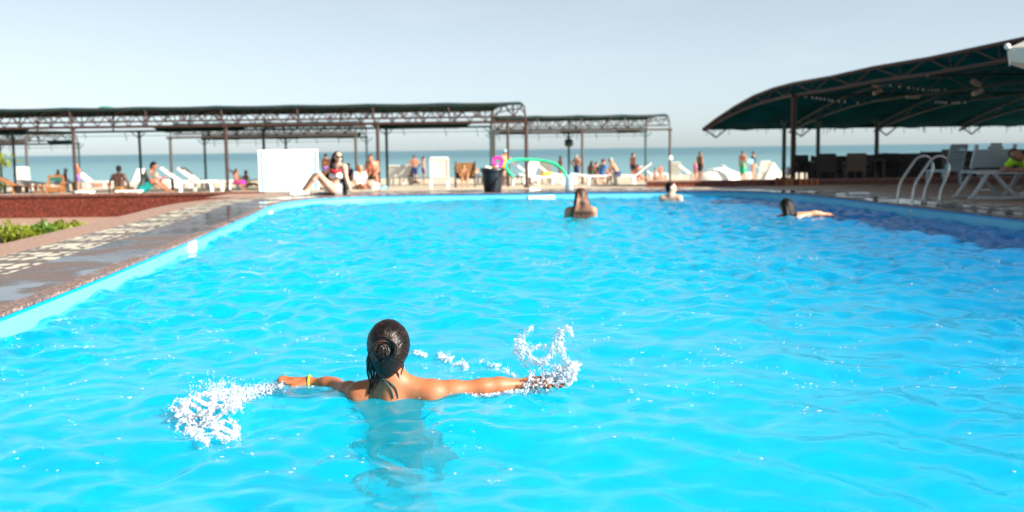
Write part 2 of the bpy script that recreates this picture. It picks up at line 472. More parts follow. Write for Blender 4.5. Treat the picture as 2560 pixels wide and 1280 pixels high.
# ------------------------------------------------------------------ ground, terrace and beach, sea
M_sand = mat('sand', (.50, .41, .30), .9, .10, .35, .35, bscale=3)
def sheet(name, x0, x1, ys_, m, zfun, nx=14):
    P = [[(x0 + (x1 - x0) * i / nx, y, zfun(x0 + (x1 - x0) * i / nx, y)) for i in range(nx + 1)] for y in ys_]
    return MB().grid(P).build(name, m)
tag(sheet('beach', -130, 130, [24.6, 30, 36, 41, 47, 52, 58, 70, 88, 96, 110, 130], M_sand, lambda x, y: gz(y)), kind='structure')
# pink paved ground beside the pool on the left, lower than the deck, and the right hand terrace
M_pave = granite('pink_paving', (.42, .26, .19), (.56, .36, .27), False, sc=40)
LOWZ = -.38
def side_sheet(name, m, left, x_far, z):
    # ground that starts at the outer border of the deck and runs sideways
    rows = []
    for p, n in zip(EDGE, EN):
        a = p + n * (W3 - .02)
        if left and a.x < -4 and a.y < 24.5 and n.x < -.55 or (not left and n.x > .45 and a.y < 24.6): rows.append((a.x, a.y))
    rows.sort(key=lambda q: q[1])
    rows.append((rows[-1][0], 24.62))
    return MB().grid([[(x, y, z), (x_far, y, z)] for x, y in rows]).build(name, m)
tag(side_sheet('garden_ground', M_pave, True, -60, LOWZ), kind='structure')
M_terr = granite('terrace_paving', (.36, .23, .16), (.50, .33, .24), True, .6, 40, (.55, .7))
tag(side_sheet('terrace', M_terr, False, 60, DECKZ - .02), kind='structure')
tag(sheet('terrace', -6.5, 9.0, [22.6, 24.61], M_pave, lambda x, y: DECKZ - .034, 4), kind='structure')
M_sea, n, l, b = nmat('sea')
b.inputs['Base Color'].default_value = (.012, .10, .125, 1); b.inputs['Roughness'].default_value = .32
b.inputs['Specular IOR Level'].default_value = .35
t = n.new('ShaderNodeTexCoord'); mp = n.new('ShaderNodeMapping'); mp.inputs['Scale'].default_value = (.10, .6, 1)
z1 = n.new('ShaderNodeTexNoise'); z1.inputs['Scale'].default_value = .5; z1.inputs['Detail'].default_value = 8
bp = n.new('ShaderNodeBump'); bp.inputs['Strength'].default_value = 1.0; bp.inputs['Distance'].default_value = .9
l(t.outputs['Object'], mp.inputs[0]); l(mp.outputs[0], z1.inputs['Vector']); l(z1.outputs[0], bp.inputs['Height']); l(bp.outputs[0], b.inputs['Normal'])
z3 = n.new('ShaderNodeTexNoise'); z3.inputs['Scale'].default_value = .12; z3.inputs['Detail'].default_value = 6
mr = n.new('ShaderNodeMixRGB'); mr.inputs[1].default_value = (.03, .115, .155, 1); mr.inputs[2].default_value = (.06, .18, .215, 1)
l(mp.outputs[0], z3.inputs['Vector']); l(z3.outputs[0], mr.inputs[0])
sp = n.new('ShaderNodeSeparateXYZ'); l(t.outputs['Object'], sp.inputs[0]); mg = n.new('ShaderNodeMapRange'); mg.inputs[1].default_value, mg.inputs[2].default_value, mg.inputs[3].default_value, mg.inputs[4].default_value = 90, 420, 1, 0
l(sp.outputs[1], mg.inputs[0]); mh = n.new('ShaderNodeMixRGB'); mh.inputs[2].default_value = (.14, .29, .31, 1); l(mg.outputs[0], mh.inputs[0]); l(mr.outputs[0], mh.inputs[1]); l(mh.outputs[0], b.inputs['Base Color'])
tag(sheet('sea', -16000, 16000, [80, 130, 300, 1000, 4000, 14000], M_sea, lambda x, y: -1.36 if y > 79 else -1.36, 2), kind='structure')

# ------------------------------------------------------------------ sun shades on the beach
M_rust = mat('brown_steel', (.036, .014, .011), .6, .3, 6)
M_dgreen = mat('dark_green_steel', (.012, .05, .05), .5, .2, 6)
M_fab = mat('dark_green_shade_cloth', (.005, .040, .040), .9, .3, 2.5, .3, trans=.12, bscale=6, spec=.1)
M_fabR = mat('blue_green_shade_cloth', (.002, .095, .108), .9, .5, 1.2, .4, trans=.55, bscale=4, spec=.05)
M_fabtop = mat('teal_shade_cloth', (.015, .16, .14), .8, .2, 2.5, trans=.15)
M_graybr = mat('weathered_steel', (.07, .055, .05), .6, .25, 6)

def truss(mb, a, b, h, rc=.035, rd=.018, pitch=.8, down=Vector((0, 0, -1)), curly=True):
    """chords a-b and a-b lowered by h, with zigzag and little loops between"""
    a = Vector(a); b = Vector(b)
    mb.bar(a, b, rc, 6); mb.bar(a + down * h, b + down * h, rc, 6)
    n = max(2, int(round((b - a).length / pitch)))
    for i in range(n):
        p = a.lerp(b, i / n); q = a.lerp(b, (i + .5) / n); r = a.lerp(b, (i + 1) / n)
        mb.bar(p, q + down * h, rd, 5); mb.bar(q + down * h, r, rd, 5)
        if curly and i % 2 == 0: mb.bar(q, q + down * h, rd, 5)
def canopy(label, fx, fd, bx, bd, gnd_f, gnd_b, beam, ridge, left_open=False, posts_f=None, posts_b=None, extra=None, mat_f=None, mat_b=None, loose=True, group='open steel sun shades standing on the beach'):
    """fx: x of the front posts at depth fd; bx: x of the back posts at depth bd; beam / ridge: heights"""
    o = empty('shade_pavilion', ((fx[0] + fx[-1]) / 2, fd, gnd_f)); tag(o, label, 'sun shade', group)
    g = o.location
    def part(mb, name, m, smooth=False, lab=None):
        p = mb.build(name, m, None, smooth, (0, 0, 0))
        p.data.transform(Matrix.Translation(-g)); p.parent = o; p.location = (0, 0, 0)
        if lab: p['label'] = lab
        return p
    mat_f = mat_f or M_rust; mat_b = mat_b or M_dgreen
    for x in fx:
        mb = MB(); mb.bar((x, fd, gnd_f - .1), (x, fd, beam), .06, 8); mb.box((x, fd, gnd_f + .03), (.2, .2, .06)); mb.box((x, fd, beam - .02), (.16, .16, .1))
        part(mb, 'post', mat_f)
    for x in bx:
        mb = MB(); mb.bar((x, bd, gnd_b - .1), (x, bd, beam), .055, 8); mb.box((x, bd, beam - .02), (.15, .15, .1))
        mb.bar((x, bd, beam - .3), (x + .3, bd - .1, beam - .02), .02, 5); mb.bar((x, bd, beam - .3), (x - .3, bd - .1, beam - .02), .02, 5)
        part(mb, 'post', mat_b)
    def lx(t, s):      # x at depth fraction t, along fraction s
        return (fx[0] + (fx[-1] - fx[0]) * s) * (1 - t) + (bx[0] + (bx[-1] - bx[0]) * s) * t
    def pt(t, s, z): return (lx(t, s), fd + (bd - fd) * t, z)
    h = ridge - beam
    prof = lambda t: beam + h * max(0., 1 - abs(2 * min(1, max(0, t)) - 1) ** 7) ** .38
    # beams
    mb = MB(); mb.bar(pt(0, -.02, beam), pt(0, 1, beam), .05, 6); part(mb, 'beam', mat_f)
    mb = MB(); mb.bar(pt(1, -.02, beam), pt(1, 1, beam), .05, 6); part(mb, 'beam', mat_b)
    for t, hh in ((.08, .36), (.92, .36)):
        mb = MB(); truss(mb, pt(t, 0, prof(t)), pt(t, 1, prof(t)), hh * h / .6, .036, .023, .62); 
        if hh > .3:
            for i in range(int(len(fx) * 5)):       # little rings between the bars
                s0 = (i + .5) / (len(fx) * 5); c = pt(t, s0, prof(t) - hh * h / .6 * .5)
                mb.path([(c[0] + .085 * math.cos(a), c[1], c[2] + .085 * math.sin(a)) for a in np.linspace(0, 6.283, 9)[:-1]], .010, 4, closed=True)
        part(mb, 'truss', mat_f if t < .6 else mat_b)
    n = len(fx)
    for i in range((n - 1) * 2 + 1):
        s = i / ((n - 1) * 2)
        mb = MB(); pp = [pt(t, s, prof(t)) for t in (0, .04, .1, .2, .35, .5, .65, .8, .9, .96, 1)]
        mb.path(pp, .03, 6)
        if i % 2 == 0:
            mb.path([(p[0], p[1], max(beam, p[2] - .2)) for p in pp], .022, 5)
            for k in range(1, len(pp) - 1): mb.bar(pp[k], (pp[k][0], pp[k][1] + .12, max(beam, pp[k][2] - .2)), .015, 4)
        part(mb, 'arch_rib', mat_f)
    # cloth over the crown of the arch, sagging a little between the ribs
    rows = []
    rr = random.Random(int(fd * 100))
    NS = 60
    for t in np.linspace(.055, .945, 11):
        row = []
        for j in range(NS + 1):
            s = j / NS
            sag = .035 * abs(math.sin(s * math.pi * (n - 1) * 2))
            x, y, z = pt(t, s, prof(t) + .045 - sag * .8)
            row.append((x, y, z))
        rows.append(row)
    part(MB().grid(rows, .012), 'roof_cloth', M_fab, True)
    # a rolled-back, loosely hanging panel lower down at the back and in front
    for (t0, t1, a, b_, sg) in ((.95, 1.0, .04, .24, .08), (.95, 1.0, .44, .60, .09), (.96, 1.0, .80, .97, .05)):
        rows = []
        for t in np.linspace(t0, t1, 6):
            row = []
            for j in range(NS + 1):
                s = a + (b_ - a) * j / NS
                x, y, z = pt(t, s, prof(t) - .02)
                ed = min(1, 7 * j / NS, 7 * (1 - j / NS)) ** .6
                ztop = prof(t0) if False else beam + .30 * h
                if t0 > .9: z = ztop + (min(z, ztop) - ztop) * ed
                z -= ed * sg * abs(math.sin(s * math.pi * (n - 1) * 1.5 + t0 * 9)) * (.5 + .5 * math.sin(s * 17 + 2)) + .02
                row.append((x, y, z))
            rows.append(row)
        part(MB().grid(rows, .012), 'hanging_cloth', M_fab, True)
    # wire with cloth ties under the rear beam
    mb = MB(); mb.bar(pt(1, 0, beam - .18), pt(1, 1, beam - .18), .010, 4)
    for j in range((n - 1) * 4):
        s = (j + .5) / ((n - 1) * 4) + rr.uniform(-.02, .02)
        mb.bar(pt(1, s, beam), pt(1, s + .004, beam - .25 - rr.random() * .15), .014, 4)
    part(mb, 'tie_wire', mat_b)
    return o, part, pt, prof

def gx(px, D): return dep(px, 380, D).x
def zy(px, py, D): return dep(px, py, D).z
D1, D2 = 36, 43
fx1 = [gx(-195, D1), gx(185, D1), gx(566, D1), gx(945, D1), gx(1316, D1)]
bx1 = [gx(-280, D2), gx(30, D2), gx(352, D2), gx(660, D2), gx(967, D2)]
bx1 = [gx(34, D2) - 5.06, gx(34, D2), gx(350, D2), gx(660, D2), gx(967, D2)]
# the long shade: its rear row of posts stands a bit to the left of the front one
o1, part1, pt1, prof1 = canopy('longest open shade, brown front posts, green rear posts, green cloth along its crown',
      fx1, D1, bx1 + [gx(1228, D2)], D2, gz(D1), gz(D2), zy(945, 309, D1), zy(945, 266, 39))
mb = MB(); xx = gx(1270, 39.5); mb.bar((xx, 39.5, gz(39.5) - .05), (xx, 39.5, zy(1270, 300, 39.5)), .05, 8); part1(mb, 'post', M_rust)
mb = MB(); p = dep(265, 272, 38); mb.ell((p.x, p.y, p.z + .02), (.26, .26, .07), 12, 6); part1(mb, 'vent_hood', M_fabtop, True)
D1, D2 = 47, 53.6
canopy('open sun shade right of the long one, with grey brown posts, nearest the dark canopy',
      [gx(1236, D1), gx(1456, D1), gx(1675, D1)], D1, [gx(1230, D2), gx(1422, D2), gx(1614, D2)], D2, gz(D1), gz(D2), zy(1456, 326, D1), zy(1456, 292, 50), mat_f=M_graybr)
D1, D2 = 44.8, 51
canopy('open sun shade seen through and behind the middle of the long one',
      [gx(427, D1), gx(660, D1), gx(890, D1)], D1, [gx(512, D2), gx(715, D2), gx(917, D2)], D2, gz(D1), gz(D2), zy(660, 341, D1), zy(660, 310, 48), mat_f=M_graybr)
D1, D2 = 47, 53
canopy('open sun shade farthest to the left, behind the long one',
      [gx(-360, D1), gx(-150, D1), gx(66, D1)], D1, [gx(-190, D2), gx(0, D2), gx(197, D2)], D2, gz(D1), gz(D2), zy(66, 357, D1), zy(66, 330, 50), mat_f=M_graybr)
# speaker box and lamp on posts of the right hand shade
def post_thing(name, lab, cat, px, py, D, build, m):
    p = dep(px, py, D); mb = MB(); build(mb); o = mb.build(name, m, None, True); o.location = p; tag(o, lab, cat); return o
post_thing('loudspeaker', 'small dark round loudspeaker fixed high on a green post of the right open shade', 'loudspeaker', 1422, 357, 53.4, lambda mb: (mb.lathe([(.06, -.2), (.19, -.17), (.22, 0), (.19, .17), (.06, .2)], 14)), M_dgreen)
M_white = mat('white_plastic', (.80, .80, .78), .4, .03, 3)
post_thing('lamp', 'small white lamp on the outermost right post of the open shades', 'lamp', 1676, 395, 46.85, lambda mb: mb.lathe([(.03, -.11), (.09, -.07), (.10, .02), (.05, .10)], 12), M_white)

# ------------------------------------------------------------------ the big dark canopy on the right
big = empty('terrace_canopy', (9, 33, gz(33))); tag(big, 'large dark green vaulted canopy on brown trusses over the terrace', 'canopy')
BG = big.location.copy()
def bpart(mb, name, m, smooth=False):
    p = mb.build(name, m, None, smooth); p.data.transform(Matrix.Translation(-BG)); p.parent = big; return p
ZT = dep(1985, 208, 33).z
rim = []      # edge rib in plan and height, from the seaward tip towards the camera
for (u, v, D) in ((1757, 323, 40.2), (1790, 298, 39.3), (1835, 268, 38.0), (1885, 240, 36.6), (1935, 221, 35)):
    rim.append(dep(u, v, D))
rim.append(dep(1985, 208, 33))
for D in (30, 27, 24, 22, 20, 18, 15, 12, 9.0, 6.5, 4):
    t = (33 - D) / 13.0
    x = 8.75 + .83 * t if D > 19 else 9.58 + (20 - D) * .05
    rim.append(Vector((x, D, ZT + (.06 * math.sin(D)) * .3)))
def rimdown(p, i):
    hgt = [.06, .10, .2, .3, .34, .36]
    h = hgt[i] if i < 6 else .34
    return Vector((p.x + .05, p.y, p.z - h))
low = [rimdown(p, i) for i, p in enumerate(rim)]
RIBX = [0, 3.2, 6.4, 9.6, 12.8, 16.0]
# cloth: sags between ribs
rows = []
for i, p in enumerate(rim):
    row = []
    for j in range(61):
        s = j / 60 * 16.0
        k = (s / 3.2) % 1.0
        sag = .20 * math.sin(math.pi * k) * (1 if i > 0 else .3)
        if i == 0: sag += .03 * math.sin(s * 5)
        dx = s + (0 if i > 0 else 0)
        row.append((p.x + dx, p.y + (.0 if i else .05), p.z + .03 - sag))
    rows.append(row)
bpart(MB().grid(rows, .015), 'roof_cloth', M_fabR, True)
for rx in RIBX:
    mb = MB(); o3 = Vector((rx, 0, 0))
    if rx > 0: lowr = [Vector((p.x, p.y, p.z - .1)) for p in low]
    else: lowr = low
    mb.path([p + o3 for p in rim], .045, 6); mb.path([p + o3 for p in lowr], .045, 6)
    # zigzag
    def along(line, t):
        i = min(len(line) - 2, int(t)); return line[i].lerp(line[i + 1], t - i)
    k = 0.0
    while k < len(rim) - 1:
        a = along(rim, k) + o3; b = along(lowr, min(k + .5, len(rim) - 1.001)) + o3; c = along(rim, min(k + 1, len(rim) - 1.001)) + o3
        mb.bar(a, b, .024, 5); mb.bar(b, c, .024, 5)
        mb.bar(b, along(rim, min(k + .5, len(rim) - 1.001)) + o3, .015, 5)
        k += 1
    bpart(mb, 'truss', M_rust if rx == 0 else M_dgreen)
    mb = MB(); tp = rim[0] + o3 + Vector((.45, 0, 0))         # pointed bracket below the seaward eave
    mb.bar(tp + Vector((-.35, 0, -.02)), tp + Vector((.05, 0, -.32)), .03, 5); mb.bar(tp + Vector((.42, 0, -.02)), tp + Vector((.05, 0, -.32)), .03, 5)
    bpart(mb, 'eave_bracket', M_dgreen)
mb = MB(); rr = random.Random(3)
mb.bar(rim[0], rim[0] + Vector((16, .05, 0)), .04, 6)
for j in range(70):
    x = rr.uniform(-.05, 16); L_ = rr.uniform(.08, .30); mb.bar(rim[0] + Vector((x, 0, 0)), rim[0] + Vector((x + rr.uniform(-.03, .03), 0, -L_)), .010, 4)
bpart(mb, 'fringe', M_dgreen)
for D, zz in ((33, -.38), (24, -.38), (15, -.38)):
    i = [k for k, p in enumerate(rim) if abs(p.y - D) < .2][0]; p = rim[i]
    mb = MB(); mb.bar(Vector((p.x, p.y, p.z + zz)), Vector((p.x + 16, p.y, p.z + zz)), .04, 6); bpart(mb, 'purlin', M_dgreen)
for (u, D, m_, vt, r_) in ((1985, 33, M_rust, 235, .085), (1961, 38, M_dgreen, 300, .075), (2046, 38.5, M_dgreen, 300, .075), (2193, 38.5, M_dgreen, 300, .08), (2440, 33.0, M_dgreen, 262, .075)):
    top = dep(u, vt, D); x = top.x
    mb = MB(); 
    if u == 2440: continue
    mb.bar((x, D, gz(D) - .1), (x, D, top.z), r_, 10); mb.box((x, D, top.z - .05), (.24, .24, .1)); mb.box((x, D, gz(D) + .04), (.3, .3, .1))
    bpart(mb, 'post', m_)
mb = MB(); mb.bar((9.58 + .4, 20, DECKZ - .05), (9.58 + .4, 20, ZT - .3), .085, 10); bpart(mb, 'post', M_rust)
mb = MB(); mb.bar((10.2, 9, DECKZ - .05), (10.2, 9, ZT - .3), .085, 10); bpart(mb, 'post', M_rust)
# spotlights and tube lamps under the canopy, string of bulbs
M_tan = mat('cream_metal', (.45, .36, .25), .5)
for i, (u, v, D, rz, lab) in enumerate(((2188, 212, 31, .5, 'cream spotlight under the dark canopy, upper one of the pair nearer the pool'), (2194, 230, 31, -.4, 'cream spotlight under the dark canopy, lower one of the pair nearer the pool'),
                           (2440, 208, 27, .5, 'cream spotlight under the dark canopy, upper one of the pair nearer the picture edge'), (2444, 231, 27, -.4, 'cream spotlight under the dark canopy, lower one of the pair nearer the picture edge'))):
    p = dep(u, v, D); mb = MB(); rot = Matrix.Rotation(rz, 3, 'Y')
    mb.box((0, 0, 0), (.24, .16, .09), rot); mb.box(rot @ Vector((.0, 0, .055)), (.20, .12, .02), rot)
    o = mb.build('spotlight', M_tan); o.location = p; tag(o, lab, 'spotlight', 'spotlights under the dark canopy')
    o2 = MB().bar(Vector((0, 0, 0)), Vector((.02, .12, .55 if i % 2 == 0 else .7)), .015, 5).build('hanger', M_dgreen, o)
p = dep(2283, 242, 30); mb = MB(); mb.path([(-.19, 0, 0), (.19, .05, 0)], .045, 8); o = mb.build('tube_lamp', M_tan, None, True); o.location = p; tag(o, 'pale tube lamp hanging level below the dark canopy', 'lamp')
MB().bar((0, .02, 0), (0, .02, .75), .012, 4).build('hanger', M_dgreen, o)
M_bulb = mat('clear_bulb', (.75, .78, .85), .15)
def garland(pts_, lab):
    P = [dep(*q) for q in pts_]
    o = empty('string_of_bulbs', P[0]); tag(o, lab, 'light string', 'strings of bulbs under the dark canopy')
    mb = MB(); mb.path([p - P[0] for p in P], .010, 4); mb.build('cable', M_dgreen, o)
    rr = random.Random(len(pts_) * 7); tot = []
    for i in range(len(P) - 1):
        for k in range(5): tot.append(P[i].lerp(P[i + 1], k / 5 + rr.random() * .06))
    for q in tot:
        if rr.random() < .75: MB().ell(q - P[0] - Vector((0, 0, .04)), (.033, .033, .045), 8, 6).build('bulb', M_bulb, o, True)
garland([(1990, 235, 33), (2030, 240, 34), (2080, 248, 35), (2160, 256, 36)], 'string of clear bulbs running from the brown corner post under the dark canopy')
garland([(2215, 208, 31), (2270, 216, 32), (2330, 222, 33), (2370, 221, 34)], 'string of clear bulbs just right of the nearer pair of spotlights')
garland([(2340, 252, 35), (2380, 254, 35), (2420, 252, 35)], 'short string of clear bulbs low in the middle of the dark canopy')
# white parasol at the right edge
M_cloth = mat('white_cloth', (.80, .77, .68), .8, .05, 4, .2, trans=.25)
par = empty('parasol', (0, 0, 0)); tip = dep(2523, 119, 18)
par.location = (tip.x + 1.0, tip.y, DECKZ); tag(par, 'white cloth parasol, one corner showing in front of the dark canopy', 'parasol')
mb = MB(); T = Vector((tip.x, tip.y, tip.z)) - par.location; N8 = 8
mb2 = MB(); mb2.ell(T + Vector((-.03, 0, .015)), (.055, .055, .055), 8, 6); mb2.build('finial', M_white, par, True)
apex = Vector((0, 0, T.z + .42)); ringp = []
for k in range(8):
    an = math.pi + k * math.pi / 4; ringp.append(Vector((1.0 * math.cos(an), 1.0 * math.sin(an), T.z)))
V_ = [apex]; F_ = []
for k in range(8):
    a, b = ringp[k], ringp[(k + 1) % 8]; m_ = (a + b) / 2 * .97; m_.z = T.z - .02
    n0 = len(V_); V_ += [a, m_, b, a + Vector((.04, 0, -.22)), m_ * 1.0 + Vector((0, 0, -.28)), b + Vector((.04, 0, -.22))]
    F_ += [(0, n0, n0 + 1), (0, n0 + 1, n0 + 2), (n0, n0 + 3, n0 + 4, n0 + 1), (n0 + 1, n0 + 4, n0 + 5, n0 + 2)]
mb = MB().add(V_, F_); mb.build('canopy_cloth', M_cloth, par)
MB().bar((0, 0, 0), apex, .025, 8).build('pole', M_white, par)

# ------------------------------------------------------------------ bodies: one continuous surface grown round a skeleton
class Field:
    """sum of exp(-k d) over tapered capsules and ellipsoids; the surface is where the sum is 1"""
    def __init__(s): s.pr = []
    def cap(s, a, b, r0, r1, k=55): s.pr.append(('c', np.array(a, float), np.array(b, float), r0, r1, k)); return s
    def chain(s, pts, rs, k=55):
        for i in range(len(pts) - 1): s.cap(pts[i], pts[i + 1], rs[i], rs[i + 1], k)
        return s
    def ell(s, c, r, k=55, rot=None):
        s.pr.append(('e', np.array(c, float), np.array(r, float), None if rot is None else np.array(rot, float), None, k)); return s
    def bounds(s):
        lo = np.full(3, 1e9); hi = -lo
        for p in s.pr:
            if p[0] == 'c':
                m = max(p[3], p[4]); lo = np.minimum(lo, np.minimum(p[1], p[2]) - m); hi = np.maximum(hi, np.maximum(p[1], p[2]) + m)
            else:
                m = max(p[2]); lo = np.minimum(lo, p[1] - m); hi = np.maximum(hi, p[1] + m)
        return lo, hi
    def mesh(s, h, noise=None, smooth_it=1):
        lo, hi = s.bounds(); lo -= .03 + 2 * h; hi += .03 + 2 * h
        n = np.ceil((hi - lo) / h).astype(int) + 1
        S = np.zeros(n, np.float32)
        ax = [lo[i] + np.arange(n[i]) * h for i in range(3)]
        for p in s.pr:
            k = p[5]; mg = 9.0 / k
            if p[0] == 'c':
                m = max(p[3], p[4]) + mg; l_ = np.minimum(p[1], p[2]) - m; h_ = np.maximum(p[1], p[2]) + m
            else:
                m = max(p[2]) + mg; l_ = p[1] - m; h_ = p[1] + m
            i0 = np.maximum(0, np.floor((l_ - lo) / h).astype(int)); i1 = np.minimum(n, np.ceil((h_ - lo) / h).astype(int) + 1)
            X, Y, Z = np.meshgrid(ax[0][i0[0]:i1[0]], ax[1][i0[1]:i1[1]], ax[2][i0[2]:i1[2]], indexing='ij')
            if p[0] == 'c':
                a, b = p[1], p[2]; d = b - a; dd = max(1e-9, d @ d)
                t = np.clip(((X - a[0]) * d[0] + (Y - a[1]) * d[1] + (Z - a[2]) * d[2]) / dd, 0, 1)
                D = np.sqrt((X - a[0] - t * d[0]) ** 2 + (Y - a[1] - t * d[1]) ** 2 + (Z - a[2] - t * d[2]) ** 2) - (p[3] + (p[4] - p[3]) * t)
            else:
                x, y, z = X - p[1][0], Y - p[1][1], Z - p[1][2]
                if p[3] is not None:
                    M = p[3]; x, y, z = M[0, 0] * x + M[1, 0] * y + M[2, 0] * z, M[0, 1] * x + M[1, 1] * y + M[2, 1] * z, M[0, 2] * x + M[1, 2] * y + M[2, 2] * z
                r = p[2]
                k0 = np.sqrt((x / r[0]) ** 2 + (y / r[1]) ** 2 + (z / r[2]) ** 2)
                k1 = np.sqrt((x / r[0] ** 2) ** 2 + (y / r[1] ** 2) ** 2 + (z / r[2] ** 2) ** 2) + 1e-9
                D = k0 * (k0 - 1) / k1
            S[i0[0]:i1[0], i0[1]:i1[1], i0[2]:i1[2]] += np.exp(np.clip(-k * D, -12, 12)).astype(np.float32)
        F = np.log(S + 1e-6)
        if noise is not None: F += noise(*np.meshgrid(*ax, indexing='ij'))
        return surface_nets(F, lo, h, smooth_it)
def surface_nets(F, lo, h, smooth_it=1):
    ins = F > 0
    n = np.array(F.shape) - 1
    c = np.zeros(tuple(n), np.int8)
    offs = [(i, j, k) for i in (0, 1) for j in (0, 1) for k in (0, 1)]
    for o in offs: c += ins[o[0]:o[0] + n[0], o[1]:o[1] + n[1], o[2]:o[2] + n[2]]
    mix = (c > 0) & (c < 8)
    cells = np.argwhere(mix)
    idx = -np.ones(tuple(n), np.int64); idx[mix] = np.arange(len(cells))
    P = np.zeros((len(cells), 3)); W = np.zeros(len(cells))
    for a in offs:
        for axn in range(3):
            if a[axn]: continue
            b = list(a); b[axn] = 1
            fa = F[cells[:, 0] + a[0], cells[:, 1] + a[1], cells[:, 2] + a[2]]; fb = F[cells[:, 0] + b[0], cells[:, 1] + b[1], cells[:, 2] + b[2]]
            m = (fa > 0) != (fb > 0)
            t = np.where(m, fa / np.where(m, fa - fb, 1), 0)
            pos = np.array(a, float)[None, :].repeat(len(cells), 0); pos[:, axn] += t
            P[m] += pos[m]; W[m] += 1
    V = lo + (cells + P / W[:, None]) * h
    Q = []
    for axn in range(3):
        o1, o2 = [(1, 2), (2, 0), (0, 1)][axn]
        sl = [slice(None)] * 3; sh = [slice(None)] * 3
        sl[axn] = slice(0, -1); sh[axn] = slice(1, None)
        A = ins[tuple(sl)]; B = ins[tuple(sh)]
        e = np.argwhere(A != B)
        e = e[(e[:, o1] > 0) & (e[:, o2] > 0) & (e[:, o1] < n[o1]) & (e[:, o2] < n[o2])]
        if not len(e): continue
        flip = ins[e[:, 0], e[:, 1], e[:, 2]]
        def cell(d1, d2):
            q = e.copy(); q[:, o1] -= d1; q[:, o2] -= d2; return idx[q[:, 0], q[:, 1], q[:, 2]]
        q = np.stack([cell(1, 1), cell(0, 1), cell(0, 0), cell(1, 0)], 1)
        q[~flip] = q[~flip][:, ::-1]
        Q.append(q)
    Q = np.concatenate(Q); Q = Q[(Q >= 0).all(1)]
    for _ in range(smooth_it):        # light Laplacian smoothing
        acc = np.zeros_like(V); cnt = np.zeros(len(V))
        for i in range(4):
            a, b = Q[:, i], Q[:, (i + 1) % 4]
            np.add.at(acc, a, V[b]); np.add.at(acc, b, V[a]); np.add.at(cnt, a, 1); np.add.at(cnt, b, 1)
        V = V * .5 + .5 * acc / np.maximum(1, cnt)[:, None]
    return V, Q
def field_obj(name, f, h, m, parent=None, noise=None, org=(0, 0, 0), smooth_it=1):
    V, Q = f.mesh(h, noise, smooth_it)
    me = fast_mesh(name, V - np.array(org), Q, m)
    o = bpy.data.objects.new(name, me); COL.objects.link(o)
    if parent is not None: o.parent = parent
    return o

def skin(name, c, var=.10): return mat(name, c, .48, var, 9, .12, sss=.06, bscale=60)
SK = {'pale': skin('fair_skin', (.60, .35, .25)), 'tan': skin('tanned_skin', (.46, .20, .11)), 'red': skin('sunburnt_skin', (.48, .17, .10)),
      'dark': skin('dark_shaded_skin', (.06, .024, .015)), 'brown': skin('brown_skin', (.26, .105, .06))}  # both lowered to put the canopy's shade into the skin colour
def cloth(name, c): return mat(name, c, .8, .12, 12, .2, bscale=80)
CL = {'navy': cloth('navy_cloth', (.02, .04, .13)), 'black': cloth('black_cloth', (.008, .008, .012)), 'white': cloth('white_cloth_worn', (.78, .78, .76)),
      'teal': cloth('teal_cloth', (.0, .30, .30)), 'gray': cloth('grey_cloth', (.07, .10, .10)), 'blue': cloth('blue_cloth', (.02, .12, .30)),
      'green': cloth('green_cloth', (.01, .42, .20)), 'yellow': cloth('yellow_cloth', (.85, .50, .02)), 'magenta': cloth('magenta_cloth', (.85, .0, .38)),
      'maroon': cloth('maroon_cloth', (.16, .01, .05)), 'lime': cloth('lime_cloth', (.45, .75, .02)), 'olive': cloth('olive_cloth', (.05, .06, .03)),
      'red': cloth('red_cloth', (.65, .02, .05)), 'purple': cloth('purple_cloth', (.25, .15, .55)), 'pink': cloth('pink_cloth', (.85, .30, .55)),
      'lightblue': cloth('light_blue_cloth', (.30, .62, .85)), 'brown': cloth('brown_cloth', (.20, .09, .03)), 'orange': cloth('orange_cloth', (.85, .25, .05))}
HR = {'black': mat('black_hair', (.007, .005, .0045), .45, .3, 30, .4, bscale=120, spec=.15), 'brown': mat('brown_hair', (.06, .028, .016), .4, .3, 30, .4, bscale=120),
      'blond': mat('blond_hair', (.34, .19, .08), .45, .3, 30, .4, bscale=120), 'grey': mat('grey_hair', (.30, .28, .26), .5, .3, 30, .4, bscale=120)}

